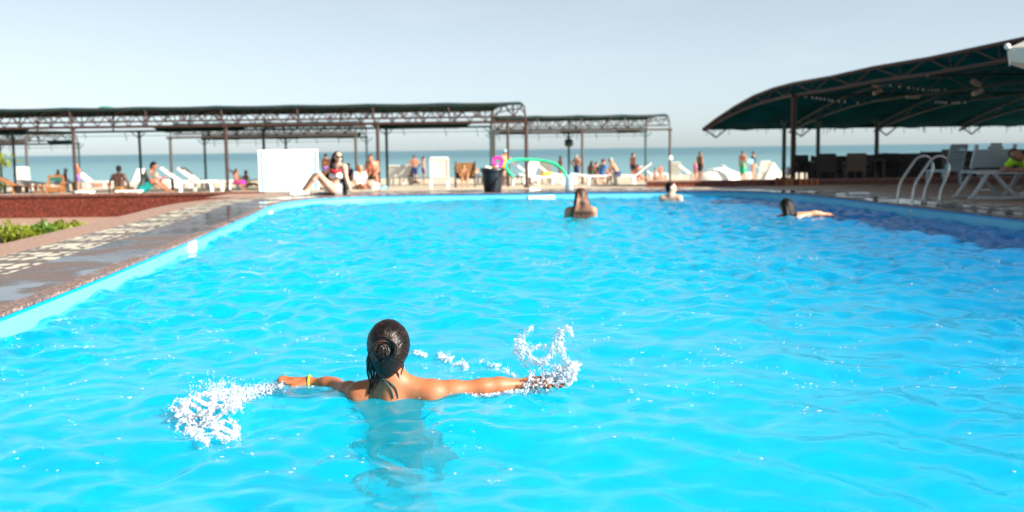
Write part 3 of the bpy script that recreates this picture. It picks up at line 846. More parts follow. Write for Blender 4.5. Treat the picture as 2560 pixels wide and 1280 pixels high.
BASE = dict(pelvis=(0, 0, .93), chest=(0, 0, 1.26), neck=(0, 0, 1.45), head=(0, .02, 1.59), sl=(-.165, 0, 1.39), sr=(.165, 0, 1.39),
            el=(-.22, -.02, 1.11), er=(.22, -.02, 1.11), wl=(-.22, .06, .87), wr=(.22, .06, .87), hl=(-.09, 0, .90), hr=(.09, 0, .90),
            kl=(-.10, .02, .49), kr=(.10, .02, .49), al=(-.10, -.02, .08), ar=(.10, -.02, .08), tl=(-.12, .15, .03), tr=(.12, .15, .03))
def shift(d, names, v): 
    for n_ in names: d[n_] = tuple(a + b for a, b in zip(d[n_], v))
UP = ('pelvis', 'chest', 'neck', 'head', 'sl', 'sr', 'el', 'er', 'wl', 'wr', 'hl', 'hr')
def pose(kind, **ov):
    d = dict(BASE)
    if kind == 'walk': d.update(kl=(-.10, .16, .50), al=(-.10, .22, .09), tl=(-.11, .38, .04), ar=(.10, -.22, .12), tr=(.11, -.08, .03), wl=(-.24, -.06, .88), wr=(.22, .20, .92))
    if kind == 'hips': d.update(el=(-.36, -.06, 1.17), er=(.36, -.06, 1.17), wl=(-.17, .06, .98), wr=(.17, .06, .98))
    if kind == 'sit':
        shift(d, UP, (0, 0, -.47))
        d.update(chest=(0, .03, .78), neck=(0, .07, .97), head=(0, .11, 1.11), sl=(-.165, .06, .91), sr=(.165, .06, .91), el=(-.22, .12, .66), er=(.22, .12, .66),
                 wl=(-.14, .34, .52), wr=(.14, .34, .52), kl=(-.13, .43, .47), kr=(.13, .43, .47), al=(-.13, .45, .08), ar=(.13, .45, .08), tl=(-.15, .60, .03), tr=(.15, .60, .03))
    if kind == 'floor':      # sitting low with the legs stretched forward
        d.update(pelvis=(0, 0, .12), hl=(-.09, .02, .10), hr=(.09, .02, .10), chest=(0, .02, .46), neck=(0, .05, .64), head=(0, .08, .78), sl=(-.165, .03, .58), sr=(.165, .03, .58),
                 el=(-.25, .06, .34), er=(.25, .06, .34), wl=(-.23, .22, .16), wr=(.23, .22, .16), kl=(-.14, .44, .22), kr=(.14, .44, .22), al=(-.12, .84, .07), ar=(.12, .84, .07), tl=(-.14, .90, .20), tr=(.14, .90, .20))
    if kind == 'lie':
        d.update(pelvis=(0, 0, .12), hl=(-.09, .0, .11), hr=(.09, .0, .11), chest=(0, -.31, .20), neck=(0, -.47, .30), head=(0, -.58, .38), sl=(-.165, -.43, .26), sr=(.165, -.43, .26),
                 el=(-.25, -.22, .14), er=(.25, -.22, .14), wl=(-.20, .0, .13), wr=(.20, .0, .13), kl=(-.1, .42, .20), kr=(.1, .42, .12), al=(-.1, .80, .07), ar=(.1, .82, .07), tl=(-.12, .84, .18), tr=(.12, .86, .18))
    d.update(ov)
    return d
def body_field(J, fem=False, hands=False, face=True, k=55, child=False, headr=1.0):
    f = Field(); g = lambda n_: np.array(J[n_], float)
    pv, ch, nk, hd, sl_, sr_ = (g(n_) for n_ in ('pelvis', 'chest', 'neck', 'head', 'sl', 'sr'))
    sx = sr_ - sl_; sx = sx / np.linalg.norm(sx); hx = g('hr') - g('hl'); hx = hx / np.linalg.norm(hx)
    fw = np.cross(ch - pv, sx); fw = fw / np.linalg.norm(fw)          # chest forward
    if fem:
        for s in (-1, 1):
            f.cap(pv + hx * s * .075, pv * .4 + ch * .6 + sx * s * .045, .088, .062, k); f.cap(pv * .4 + ch * .6 + sx * s * .045, ch + sx * s * .07 + (nk - ch) * .2, .062, .07, k)
            f.ell(ch + sx * s * .07 + fw * .075 - (nk - ch) * .15, (.05, .05, .05), k)
            f.ell(pv + hx * s * .07 - fw * .05, (.075, .075, .08), k)
    else:
        for s in (-1, 1):
            f.cap(pv + hx * s * .06, ch + sx * s * .075, .085, .085, k); f.cap(ch + sx * s * .075, ch + sx * s * .08 + (nk - ch) * .5, .08, .06, k)
            f.ell(pv + hx * s * .065 - fw * .04, (.07, .07, .075), k)
    f.cap(sl_, sr_, .045, .045, k); f.cap(sl_, nk, .042, .038, k); f.cap(sr_, nk, .042, .038, k)
    f.cap(ch, nk, .07, .045, k); f.cap(nk - (hd - nk) * .15, hd - (hd - nk) * .2, .047, .045, k + 15)
    up = (hd - nk) / np.linalg.norm(hd - nk)
    hf = g('face') if 'face' in J else None
    if hf is None:
        hf = fw - up * (fw @ up); 
    hf = hf / np.linalg.norm(hf); side = np.cross(hf, up); side /= np.linalg.norm(side); u2 = np.cross(side, hf)
    M = np.stack([side, hf, u2], 1)
    q = headr
    f.ell(hd + u2 * .02 * q, np.array((.070, .086, .088)) * q, 90, M)
    f.ell(hd - u2 * .052 * q + hf * .020 * q, np.array((.048, .058, .055)) * q, 90, M)
    if face:
        f.cap(hd + hf * .082 * q + u2 * .01, hd + hf * .098 * q - u2 * .022 * q, .007, .011, 160)     # nose
        f.cap(hd + hf * .078 * q - u2 * .050 * q - side * .018, hd + hf * .078 * q - u2 * .050 * q + side * .018, .008, .008, 160)   # lips
        f.cap(hd + hf * .070 * q + u2 * .024 * q - side * .035, hd + hf * .070 * q + u2 * .024 * q + side * .035, .012, .012, 130)   # brow
        for s in (-1, 1): f.ell(hd + side * s * .074 * q - u2 * .005, (.010, .018, .030), 150, M)       # ears
    arm = .92 if fem else 1.05
    for s, a, b, c in ((-1, 'sl', 'el', 'wl'), (1, 'sr', 'er', 'wr')):
        A, B, C_ = g(a), g(b), g(c)
        f.ell(A, (.052 * arm,) * 3, k)
        f.chain([A, A * .6 + B * .4, B], [.043 * arm, .044 * arm, .034 * arm], 75)
        f.chain([B, B * .65 + C_ * .35, C_], [.034 * arm, .034 * arm, .022 * arm], 75)
        d = C_ - B; d = d / np.linalg.norm(d)
        if 'hd' + a[1] in J: d = g('hd' + a[1]); d = d / np.linalg.norm(d)
        pn = np.cross(d, fw); pn = pn / (np.linalg.norm(pn) + 1e-6); ax2 = np.cross(d, pn)
        if not hands:
            f.cap(C_ + d * .015, C_ + d * .075, .026, .024, 110)
            for t_ in (-1.5, -.5, .5, 1.5): f.cap(C_ + d * .075 + ax2 * t_ * .016, C_ + d * (.155 - .012 * abs(t_)) + ax2 * t_ * .020 - pn * .015, .0095, .008, 180)
            f.cap(C_ + d * .03 + ax2 * .025, C_ + d * .085 + ax2 * .055, .012, .009, 160)
    lg = 1.0 if fem else 1.0
    for a, b, c, t in (('hl', 'kl', 'al', 'tl'), ('hr', 'kr', 'ar', 'tr')):
        A, B, C_, T_ = g(a), g(b), g(c), g(t)
        f.chain([A, A * .65 + B * .35, B], [.078 * lg, .075 * lg, .048 * lg], 60)
        cb = np.cross(B - A, hx); 
        f.chain([B, B * .68 + C_ * .32, C_], [.048 * lg, .050 * lg, .029 * lg], 75)
        f.cap(C_, T_, .032, .022, 110); f.cap(C_, C_ - (T_ - C_) * .25, .030, .026, 110)
        f.cap(T_ + hx * .02, T_ - hx * .02, .020, .020, 120)
    return f, dict(hf=hf, up=u2, side=side, fw=fw, sx=sx, hx=hx)
SZ = .86
def person(label, loc, rz, J, scale=1.0, skin_='tan', hair='brown', hairlen=0, wear=(), fem=False, group=None, h=.017, cap_=None, bun=False, headr=1.08, cat='person', beard=False):
    f, A = body_field(J, fem, headr=headr)
    root = field_obj('person', f, h, SK[skin_]); root.location = loc; root.rotation_euler = (0, 0, rz); root.scale = (scale,) * 3
    tag(root, label, cat, group)
    g = lambda n_: np.array(J[n_], float)
    hd, up, hf, side = g('head'), A['up'], A['hf'], A['side']; M = np.stack([side, hf, up], 1)
    q = headr
    if hair:
        hf_ = Field(); hf_.ell(hd + up * .042 * q - hf * .020 * q, np.array((.080, .086, .080)) * q, 120, M)
        hf_.ell(hd - hf * .045 * q - up * .0 * q, np.array((.068, .055, .085)) * q, 120, M)
        if hairlen:
            b = hd - hf * .06 * q
            for s in (-.05, 0, .05): hf_.chain([b + side * s + up * .0, b + side * s * 1.3 - up * (.12 + hairlen * .3) - hf * .02, b + side * s * 1.4 - up * (.10 + hairlen) - hf * .03], [.045, .04, .018], 90)
        if bun: hf_.ell(hd + up * .09 - hf * .085, (.04, .04, .04), 100)
        field_obj('hair', hf_, h * .8, HR[hair], root)
    if cap_:
        c_ = Field(); c_.ell(hd + up * .045 * q - hf * .006, np.array((.086, .098, .082)) * q, 140, M)
        c_.cap(hd + up * .05 * q + hf * .07 - side * .03, hd + up * .045 * q + hf * .13 + side * .0, .02, .015, 120)
        field_obj('cap', c_, h * .8, CL[cap_], root)
    for piece, colr in wear:
        w_ = Field(); pv, ch, nk = g('pelvis'), g('chest'), g('neck'); sx, hx, fw = A['sx'], A['hx'], A['fw']
        if piece in ('shorts', 'trunks'):
            for s, a, b in ((-1, 'hl', 'kl'), (1, 'hr', 'kr')):
                e = .62 if piece == 'shorts' else .30
                w_.cap(pv + hx * s * .06 + (ch - pv) * .12, g(a), .105, .098, 60); w_.cap(g(a), g(a) * (1 - e) + g(b) * e, .096, .084 if piece == 'shorts' else .09, 70)
                w_.ell(pv + hx * s * .065 - fw * .04, (.086, .086, .09), 60)
        if piece == 'shirt':
            for s, a, b in ((-1, 'sl', 'el'), (1, 'sr', 'er')):
                w_.cap(pv + hx * s * .07 + (ch - pv) * .1, ch + sx * s * .085, .105, .105, 60); w_.cap(ch + sx * s * .08, g(a), .085, .062, 60)
                w_.cap(g(a), g(a) * .45 + g(b) * .55, .064, .058, 70)
            w_.cap(g('sl'), g('sr'), .06, .06, 60)
        if piece == 'swimsuit':
            for s in (-1, 1):
                w_.cap(pv + hx * s * .075 - (ch - pv) * .1, pv * .4 + ch * .6 + sx * s * .045, .10, .075, 60); w_.cap(pv * .4 + ch * .6 + sx * s * .045, ch + sx * s * .07, .075, .084, 60)
                w_.ell(ch + sx * s * .07 + fw * .075 - (nk - ch) * .15, (.062, .062, .062), 60); w_.ell(pv + hx * s * .07 - fw * .05, (.086, .086, .09), 60)
        if piece == 'bikini':
            w_.cap(ch - sx * .085 - (nk - ch) * .15, ch + sx * .085 - (nk - ch) * .15, .088, .088, 90)
            for s in (-1, 1): w_.ell(ch + sx * s * .07 + fw * .078 - (nk - ch) * .15, (.056, .056, .052), 80)
            w2 = Field(); w2.ell(pv - fw * .0 - (ch - pv) * .05, (.155, .125, .085), 60, np.stack([hx, A['fw'], np.cross(hx, A['fw'])], 1)); field_obj('bikini_bottom', w2, h, CL[colr], root)
        if piece == 'wrap':
            w_.cap(pv + (ch - pv) * .15 - hx * .06, pv + (ch - pv) * .15 + hx * .06, .105, .105, 50)
            kk = (g('kl') + g('kr')) / 2; w_.cap(pv - hx * .06, kk - hx * .06, .11, .12, 45); w_.cap(pv + hx * .06, kk + hx * .06, .11, .12, 45)
        if piece == 'towel':
            w_.chain([g('sl') - fw * .03, g('sl') * .5 + pv * .5 - fw * .09 - sx * .07, pv - hx * .1 - fw * .1], [.06, .07, .05], 60); w_.chain([g('sr') - fw * .03, g('sr') * .5 + pv * .5 - fw * .09 + sx * .07, pv + hx * .1 - fw * .1], [.06, .07, .05], 60)
            w_.cap(ch - fw * .06, pv - fw * .08, .09, .08, 60)
        field_obj(piece, w_, h, CL[colr], root)
    return root
def put(label, px, ytop, D, kind, face, base=None, ph=None, z=None, maxs=1.3, **kw):
    """stand or seat a figure at distance D under picture column px; its size is set so the crown reaches ytop; face: degrees, 0 = away from the camera"""
    J = kind if isinstance(kind, dict) else pose(kind)
    gz_ = gz(D) if z is None else z
    p = dep(px, 380, D)
    ph = ph or (J['head'][2] + .13)
    zt = dep(px, ytop, D).z
    s = max(.45, min(maxs, (zt - gz_) / ph))
    loc = (p.x, D, gz_)
    return person(label, loc, R(-face), J, s, **kw)

# ------------------------------------------------------------------ walls, planting
M_red = granite('red_granite', (.09, .018, .012), (.27, .058, .032), False, sc=26, dryr=.35)
M_redcap = granite('red_granite_cap', (.16, .05, .035), (.30, .12, .08), False, sc=30, dryr=.3)
def wall_thing(name, lab, x0, x1, y, z0, z1, cap=.05, th=.3):
    o = empty(name, ((x0 + x1) / 2, y, z0)); tag(o, lab, 'wall')
    MB().box((0, th / 2, (z1 - z0 - cap) / 2), (x1 - x0, th, z1 - z0 - cap)).build('wall_face', M_red, o)
    MB().box((0, th / 2 - .015, z1 - z0 - cap / 2), (x1 - x0 + .02, th + .05, cap)).build('coping', M_redcap, o)
    return o
wall_thing('granite_wall', 'long red granite retaining wall below the beach, behind the green shrubs', -46, -5.75, 24.57, LOWZ - .1, .155)
wall_thing('granite_wall', 'low red granite kerb wall between pool deck and sand, right of the open shades', gx(1618, 25.3), 20, 25.3, .05, .255, .04, .25)

M_leafA = mat('bright_leaf', (.17, .21, .010), .5, .35, 5, trans=.3)
M_leafB = mat('leaf', (.10, .20, .02), .5, .4, 5, trans=.3)
M_bark = mat('bark', (.12, .08, .05), .9, .3, 20, .5)
def leaves(n, c, r, size, rs_, up=.4, hollow=.35):
    d = rs_.normal(size=(n, 3)); d /= np.linalg.norm(d, axis=1)[:, None]
    rad = hollow + (1 - hollow) * rs_.rand(n) ** .5
    lump = 1 + .22 * np.sin(d[:, 0] * 5 + 1) * np.cos(d[:, 1] * 4) + .15 * np.sin(d[:, 2] * 7)
    P = np.array(c) + d * (rad * lump)[:, None] * np.array(r)
    t = rs_.normal(size=(n, 3)); t[:, 2] += up; t /= np.linalg.norm(t, axis=1)[:, None]
    u = np.cross(t, rs_.normal(size=(n, 3))); u /= np.linalg.norm(u, axis=1)[:, None]
    L_ = size * (.6 + .8 * rs_.rand(n))[:, None]; W_ = L_ * .38
    V = np.stack([P - t * L_ * .5, P + u * W_ * .5, P + t * L_ * .5, P - u * W_ * .5], 1).reshape(-1, 3)
    Q = np.arange(4 * n).reshape(n, 4)
    return V, Q
def shrub(name, lab, loc, r, n, size, m, group, seed, trunk=0.0, cat='shrub'):
    rs_ = np.random.RandomState(seed)
    o = empty(name, loc); tag(o, lab, cat, group)
    V, Q = leaves(n, (0, 0, trunk + r[2] * .95), r, size, rs_)
    me = fast_mesh('leaves' if not trunk else 'crown', V, Q, m, False); c = bpy.data.objects.new(me.name, me); COL.objects.link(c); c.parent = o
    mb = MB(); H = trunk + r[2]
    for k in range(6):
        a = k * 1.05; mb.path([(0, 0, 0), (.03 * math.cos(a), .03 * math.sin(a), H * .4), (r[0] * .6 * math.cos(a), r[1] * .6 * math.sin(a), H * (.8 + .1 * math.sin(k * 3)))], [.02 + trunk * .04, .014 + trunk * .02, .006], 5)
    mb.build('trunk' if trunk else 'stems', M_bark, o)
    return o
gp = 'bright green shrubs in the bed below the red wall'
for i, (u, v, rx, hz_, lab) in enumerate(((12, 603, .34, .32, 'yellow green shrub at the outer end of the shrub row below the red wall'), (52, 606, .34, .28, 'wide yellow green shrub, second from the outer end of the row'),
        (108, 596, .22, .30, 'darker green upright shrub in the middle of the row below the red wall'), (148, 590, .25, .26, 'small bright green shrub next to the darker upright one'), (187, 581, .18, .20, 'smallest green shrub, at the end of the row nearest the mosaic path'))):
    p = at(u, v, LOWZ); hz_ *= .50
    shrub('shrub', lab, (p.x, p.y, LOWZ), (rx, .3, hz_), 520, .09, M_leafB if i == 2 else M_leafA, gp, 40 + i)
shrub('leafy_tree', 'light green leafy tree reaching in at the left edge over the red wall', (-10.93, 20.5, LOWZ), (1.1, 1.1, .62), 2600, .12, M_leafA, None, 77, trunk=.62, cat='tree')

# ------------------------------------------------------------------ furniture
M_plast = mat('white_plastic_seat', (.82, .81, .77), .45, .04, 3)
M_wood = mat('orange_wood', (.30, .12, .035), .6, .3, 6)
M_brick = granite('brick', (.35, .10, .04), (.5, .18, .09), False, sc=12)
def lounger(back=30, m=None):
    """local: lies along +y with the head end at +y; seat 0.36 high"""
    m = m or M_plast
    o = empty('sun_lounger', (0, 0, 0)); w_ = .62
    mb = MB()
    for k in range(11): mb.box((0, -.78 + k * .105, .36), (w_ - .06, .085, .03))
    for s in (-1, 1): mb.box((s * (w_ / 2 - .02), -.28, .35), (.05, 1.22, .06))
    mb.box((0, -.9, .35), (w_, .05, .06)); mb.build('seat', m, o)
    a = R(back); mb = MB(); rot = Matrix.Rotation(a, 3, 'X')
    for k in range(7):
        mb.box(Vector((0, .33, .365)) + rot @ Vector((0, .07 + k * .1, 0)), (w_ - .06, .075, .025), rot)
    for s in (-1, 1): mb.box(Vector((s * (w_ / 2 - .02), .33, .365)) + rot @ Vector((0, .36, 0)), (.05, .74, .05), rot)
    mb.box(Vector((0, .33, .365)) + rot @ Vector((0, .74, 0)), (w_ - .04, .06, .05), rot); mb.build('backrest', m, o)
    for sx in (-1, 1):
        for yy in (-.74, .28):
            mb = MB(); mb.box((sx * (w_ / 2 - .03), yy, .165), (.07, .09, .33), Matrix.Rotation(.1 if yy > 0 else -.1, 3, 'X')); mb.build('leg', m, o)
    return o
protos = [lounger(8), lounger(38), lounger(62)]
used_p = [False] * 3
def place_lounger(k, px, D, rz, lab, z=None, sc=1.0):
    o = protos[k] if not used_p[k] else copy_tree(protos[k]); used_p[k] = True
    p = dep(px, 400, D); o.location = (p.x, D, gz(D) if z is None else z); o.rotation_euler = (0, 0, R(rz)); o.scale = (sc,) * 3
    tag(o, lab, 'sun lounger', 'white plastic sun loungers on the beach'); return o
LG = [(2, 1098, 35.5, 184, 'white lounger with upright back standing alone left of the black bin'),
      (1, 473, 37, 100, 'white lounger just beyond the pointed end of the red wall'), (1, 512, 38, 80, 'white lounger between the red wall end and the brown post'),
      (0, 541, 40, 100, 'flat white lounger directly left of a brown post of the long shade'), (1, 20, 44, 95, 'white lounger at the far left edge behind the green post'),
      (2, 55, 46, 200, 'white lounger with steep back between the two leftmost posts'), (0, 112, 42, 90, 'flat white lounger close to the orange wooden chair'), (1, 235, 62, 80, 'far white lounger at the waterline above the white bench'), (2, 325, 58, 250, 'white lounger with steep back beyond the shade-darkened boy'),
      (0, 408, 58, 85, 'flat white lounger between the man in grey and a thin brown post'),
      (0, 440, 56, 90, 'flat white lounger just right of a thin brown post'), (1, 625, 49, 95, 'white lounger left of the white billboard'), (2, 988, 57, 175, 'white lounger with upright back, left one of the pair left of the beach bathers'), (2, 1011, 57, 185, 'white lounger with upright back, right one of the pair left of the beach bathers'),
      (0, 1040, 54, 90, 'flat white lounger below the standing man in blue trunks'), (1, 1212, 55, 70, 'white lounger half hidden by the black bin'), (1, 1290, 46, 110, 'white lounger between the noodle and the brown corner post'), (2, 1305, 44, 230, 'white lounger with steep back touching the brown corner post'),
      (1, 1347, 48, 80, 'white lounger under the middle of the green noodle'), (2, 1372, 50, 160, 'white lounger with steep back under the noodle carrying a yellow cloth'), (0, 1362, 43, 95, 'flat white lounger low under the green noodle'),
      (1, 1395, 47, 100, 'white lounger behind the clear water bottle'), (0, 1442, 43.5, 92, 'flat white lounger right of the clear water bottle'), (0, 1490, 41, 90, 'flat white lounger in front of the man in the blue shirt'),
      (1, 1568, 43, 270, 'white lounger carrying the man bent forward in dark trunks'), (1, 1637, 66, 95, 'far white lounger between the last two posts'),
      (2, 1690, 66, 170, 'far white lounger just right of the outermost post'), (1, 1738, 62, 70, 'white lounger beside the person in dark clothes'),
      (1, 1845, 62, 90, 'white lounger below the woman in the green wrap'), (2, 1908, 66, 180, 'far white lounger left of the pale tent shape'), (1, 1925, 66, 80, 'far white lounger nearest the dark canopy posts')]
for k, px, D, rz, lab in LG: place_lounger(k, px, D, rz, lab)
# upturned white boat and a pale little beach tent far out
mb = MB()
P = []
for i in range(13):
    t = -1 + i / 6; row = []
    for j in range(9):
        a = math.pi * j / 8; wd = .62 * (1 - t * t * .75); row.append((t * 1.25, wd * math.cos(a), .68 * (1 - t * t) ** .5 * math.sin(a) if abs(t) < 1 else 0))
    P.append(row)
o = mb.grid(P, .02).build('upturned_boat', M_plast, None, True); pp = dep(1796, 430, 58); o.location = (pp.x, 58, gz(58)); tag(o, 'white upturned boat hull lying on the sand', 'boat')
mb = MB(); mb.add([(-.6, -.5, 0), (.6, -.5, 0), (.6, .5, 0), (-.6, .5, 0), (0, -.05, .98), (0, .05, .98)], [(0, 1, 4), (1, 2, 5, 4), (2, 3, 5), (3, 0, 4, 5)])
o = mb.build('beach_tent', M_cloth); pp = dep(1933, 430, 62); o.location = (pp.x, 62, gz(62)); tag(o, 'small pointed pale tent on the sand left of the dark canopy posts', 'tent')
# billboard
bb = empty('billboard', (0, 0, 0)); pL, pR = dep(650, 470, 29.7), dep(794, 470, 30.9)
bb.location = ((pL.x + pR.x) / 2, 30.3, gz(30)); bb.rotation_euler = (0, 0, math.atan2(30.9 - 29.7, pR.x - pL.x)); tag(bb, 'white advertising panel with green and blue edges behind the sitting woman', 'billboard')
W_ = (Vector((pR.x - pL.x, 1.2, 0))).length; zb, zt_ = .02, zy(720, 377, 30.3) - gz(30)
def panel_mat():
    m, n, l, b = nmat('printed_panel'); t = n.new('ShaderNodeTexCoord'); s = n.new('ShaderNodeSeparateXYZ'); l(t.outputs['Generated'], s.inputs[0])
    z = n.new('ShaderNodeTexNoise'); z.inputs['Scale'].default_value = 3.5; l(t.outputs['Generated'], z.inputs['Vector'])
    ab = n.new('ShaderNodeMath'); ab.operation = 'SUBTRACT'; l(s.outputs[0], ab.inputs[0]); ab.inputs[1].default_value = .5
    a2 = n.new('ShaderNodeMath'); a2.operation = 'ABSOLUTE'; l(ab.outputs[0], a2.inputs[0])
    ad = n.new('ShaderNodeMath'); ad.operation = 'MULTIPLY_ADD'; l(z.outputs[0], ad.inputs[0]); ad.inputs[1].default_value = .12; l(a2.outputs[0], ad.inputs[2])
    cr_ = n.new('ShaderNodeValToRGB'); e = cr_.color_ramp.elements
    e[0].position = .41; e[0].color = (.60, .60, .585, 1); e[1].position = .56; e[1].color = (.08, .35, .60, 1)
    q = e.new(.44); q.color = (.05, .28, .05, 1); q = e.new(.475); q.color = (.50, .62, .62, 1); q = e.new(.51); q.color = (.10, .38, .60, 1)
    l(ad.outputs[0], cr_.inputs[0]); l(cr_.outputs[0], b.inputs['Base Color']); b.inputs['Roughness'].default_value = .5
    return m
MB().box((0, 0, (zb + zt_) / 2), (W_, .03, zt_ - zb)).build('panel', panel_mat(), bb)
for s in (-1, 1): MB().box((s * W_ * .44, .05, zt_ / 2), (.05, .05, zt_)).build('leg', M_graybr, bb)
mb = MB()
for s in (-1, 1): mb.box((s * (W_ / 2 + .012), 0, zt_ / 2), (.024, .05, zt_))
mb.box((0, 0, zt_ + .012), (W_ + .05, .05, .024)); mb.build('frame', M_plast, bb)
# wooden chair with a dark green back, left
M_gcl = CL['olive']
wc = empty('wooden_chair', (gx(133, 37), 37, gz(37))); wc.rotation_euler = (0, 0, .15); tag(wc, 'light orange wooden armchair with a dark green cloth back under the long shade', 'chair')
for sx in (-1, 1):
    mb = MB(); mb.box((sx * .24, .18, .31), (.06, .06, .62)); mb.build('leg', M_wood, wc); mb = MB(); mb.box((sx * .24, -.22, .16), (.06, .06, .32)); mb.build('leg', M_wood, wc)
    MB().box((sx * .27, -.02, .36), (.07, .5, .04)).build('armrest', M_wood, wc)
MB().box((0, -.02, .20), (.46, .46, .05)).build('seat', M_wood, wc); MB().box((0, .18, .60), (.54, .06, .06)).build('back_rail', M_wood, wc)
MB().box((0, .17, .49), (.40, .03, .13)).build('back_cloth', CL['teal'] if False else mat('dark_green_canvas', (.01, .10, .08), .8), wc); MB().box((0, -.2, .12), (.42, .03, .1)).build('front_board', M_wood, wc)
# low brown loungers far left
for i, (px, D, lab, m_) in enumerate(((14, 38, 'dark brown wicker lounger at the left edge below the white ones', mat('brown_wicker', (.07, .04, .03), .8, .3, 30, .4)), (50, 38, 'orange brown wooden lounger beside the leftmost green post', M_wood))):
    o = lounger(30, m_); o.location = (gx(px, D), D, gz(D)); o.rotation_euler = (0, 0, R(90)); o.scale = (.75,) * 3; tag(o, lab, 'sun lounger')
# low white benches on the terrace
for px, D, wd, lab in ((207, 27.5, .40, 'small low white bench beside the brown post near the red wall'), (318, 27.0, .62, 'low white bench under the shade-darkened boy and the man in grey')):
    o = empty('bench', (gx(px, D), D, gz(D))); tag(o, lab, 'bench', 'low white benches behind the red wall'); MB().box((0, 0, .07), (wd, .3, .035)).build('seat', M_plast, o)
    for s in (-1, 1): MB().box((s * wd * .4, 0, .027), (.05, .24, .054)).build('leg', M_plast, o)
# grey beach chair
gcx = empty('beach_chair', (gx(1162, 39), 39, gz(39))); tag(gcx, 'grey framed low beach chair left of the black bin', 'chair')
mb = MB()
for s in (-1, 1):
    mb.path([(s * .36, .25, 0), (s * .36, -.1, .36), (s * .36, .30, .95)], .028, 6); mb.path([(s * .36, -.3, 0), (s * .36, .12, .40)], .028, 6); mb.bar((s * .36, -.3, .40), (s * .36, .15, .42), .03, 6)
mb.path([(-.36, .24, .33), (.36, .24, .33)], .02, 6); mb.build('frame', M_graybr, gcx); MB().box((0, -.04, .33), (.68, .45, .03)).build('seat', CL['gray'], gcx); MB().grid([[(-.34, .05, .36), (.34, .05, .36)], [(-.34, .28, .9), (.34, .28, .9)]], .02).build('back_cloth', CL['brown'], gcx)
# small cloths and bags
def blob(name, lab, cat, px, py, D, r, m, seed=1, on=None):
    rs_ = np.random.RandomState(seed); f = Field()
    for k in range(5): f.ell(rs_.uniform(-.5, .5, 3) * np.array(r) * 1.2 + (0, 0, r[2]), np.array(r) * rs_.uniform(.5, .8), 60)
    V, Q = f.mesh(max(r) / 7); me = fast_mesh(name, V, Q, m); o = bpy.data.objects.new(name, me); COL.objects.link(o)
    p = dep(px, py, D); o.location = (p.x, D, gz(D) if py is None else p.z); tag(o, lab, cat); return o
blob('cloth', 'yellow cloth on a white lounger under the green noodle', 'towel', 1366, 441, 43, (.26, .2, .09), CL['yellow'], 2)
blob('beach_bag', 'turquoise bag on the ground at the foot of a dark green post', 'bag', 960, 474, 35.6, (.14, .1, .07), CL['lightblue'], 3)
blob('beach_bag', 'white and yellow bag on the ground between the legs of the sitting man', 'bag', 935, 474, 34.6, (.15, .1, .10), CL['white'], 4)
blob('ball', 'small blue ball on a white lounger right of the black bin', 'ball', 1295, 445, 43.4, (.05, .05, .05), CL['navy'], 5)
blob('towel', 'pink towel hanging over a post of the bench left of the black bin', 'towel', 1142, 428, 39.4, (.09, .09, .12), CL['red'], 6)
# wooden bollards and orange pots at the corner of the terrace
for i, (px, h_, lab) in enumerate(((1944, .20, 'dark reddish wooden stump, leftmost of the stump row by the canopy post'), (1956, .20, 'reddish wooden stump, second in the stump row by the canopy post'), (1967, .20, 'orange wooden stump, third in the stump row by the canopy post'), (1979, .20, 'bright orange wooden stump touching the brown canopy post'))):
    o = MB().lathe([(.052, 0), (.056, .02), (.052, h_ - .02), (.045, h_)], 10).build('wooden_stump', M_wood if i > 1 else mat('dark_wood', (.18, .05, .025), .7), None, True); o.location = (gx(px, 25.0), 25.0, .115); tag(o, lab, 'stump', 'wooden stumps at the terrace corner')
M_terra = mat('orange_pot', (.42, .12, .03), .6, .1)
for i, (px, lab) in enumerate(((2003, 'small orange pot, leftmost of four before the dark chairs'), (2016, 'small orange pot, second of four before the dark chairs'), (2031, 'small orange pot, third of four before the dark chairs'), (2044, 'small orange pot, rightmost of four before the dark chairs'))):
    o = MB().lathe([(.035, 0), (.05, .03), (.038, .09), (.05, .14), (.045, .15)], 12).build('pot', M_terra, None, True); o.location = (gx(px, 24.9), 24.9, .12); tag(o, lab, 'pot', 'orange pots before the dark chairs')
# dark wicker chairs, tables and screen under the canopy
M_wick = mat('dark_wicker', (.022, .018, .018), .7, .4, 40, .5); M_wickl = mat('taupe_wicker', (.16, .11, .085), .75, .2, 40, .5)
M_grw = mat('grey_wicker', (.10, .09, .09), .75, .2, 40, .5)
def wchair(m):
    o = empty('wicker_chair', (0, 0, 0))
    MB().box((0, 0, .40), (.56, .52, .07)).build('seat', m, o)
    MB().box((0, .26, .66), (.56, .05, .48), Matrix.Rotation(-.14, 3, 'X')).build('backrest', m, o)
    for s in (-1, 1):
        mb = MB(); mb.box((s * .29, .0, .62), (.06, .5, .05)); mb.box((s * .29, -.24, .50), (.05, .05, .22)); mb.build('armrest', m, o)
        for y in (-.22, .22): MB().box((s * .26, y, .185), (.05, .05, .37)).build('leg', m, o)
    return o
wc0 = {}; 
def place_chair(px, D, rz, m, lab, z=None):
    k = m.name
    if k not in wc0: o = wc0[k] = wchair(m)
    else: o = copy_tree(wc0[k])
    o.location = (gx(px, D), D, gz(D) if z is None else z); o.rotation_euler = (0, 0, R(rz)); tag(o, lab, 'chair', 'wicker chairs under the dark canopy'); return o
place_chair(2138, 31.5, 170, M_wickl, 'taupe wicker chair with a sunlit back, the lightest of the row')
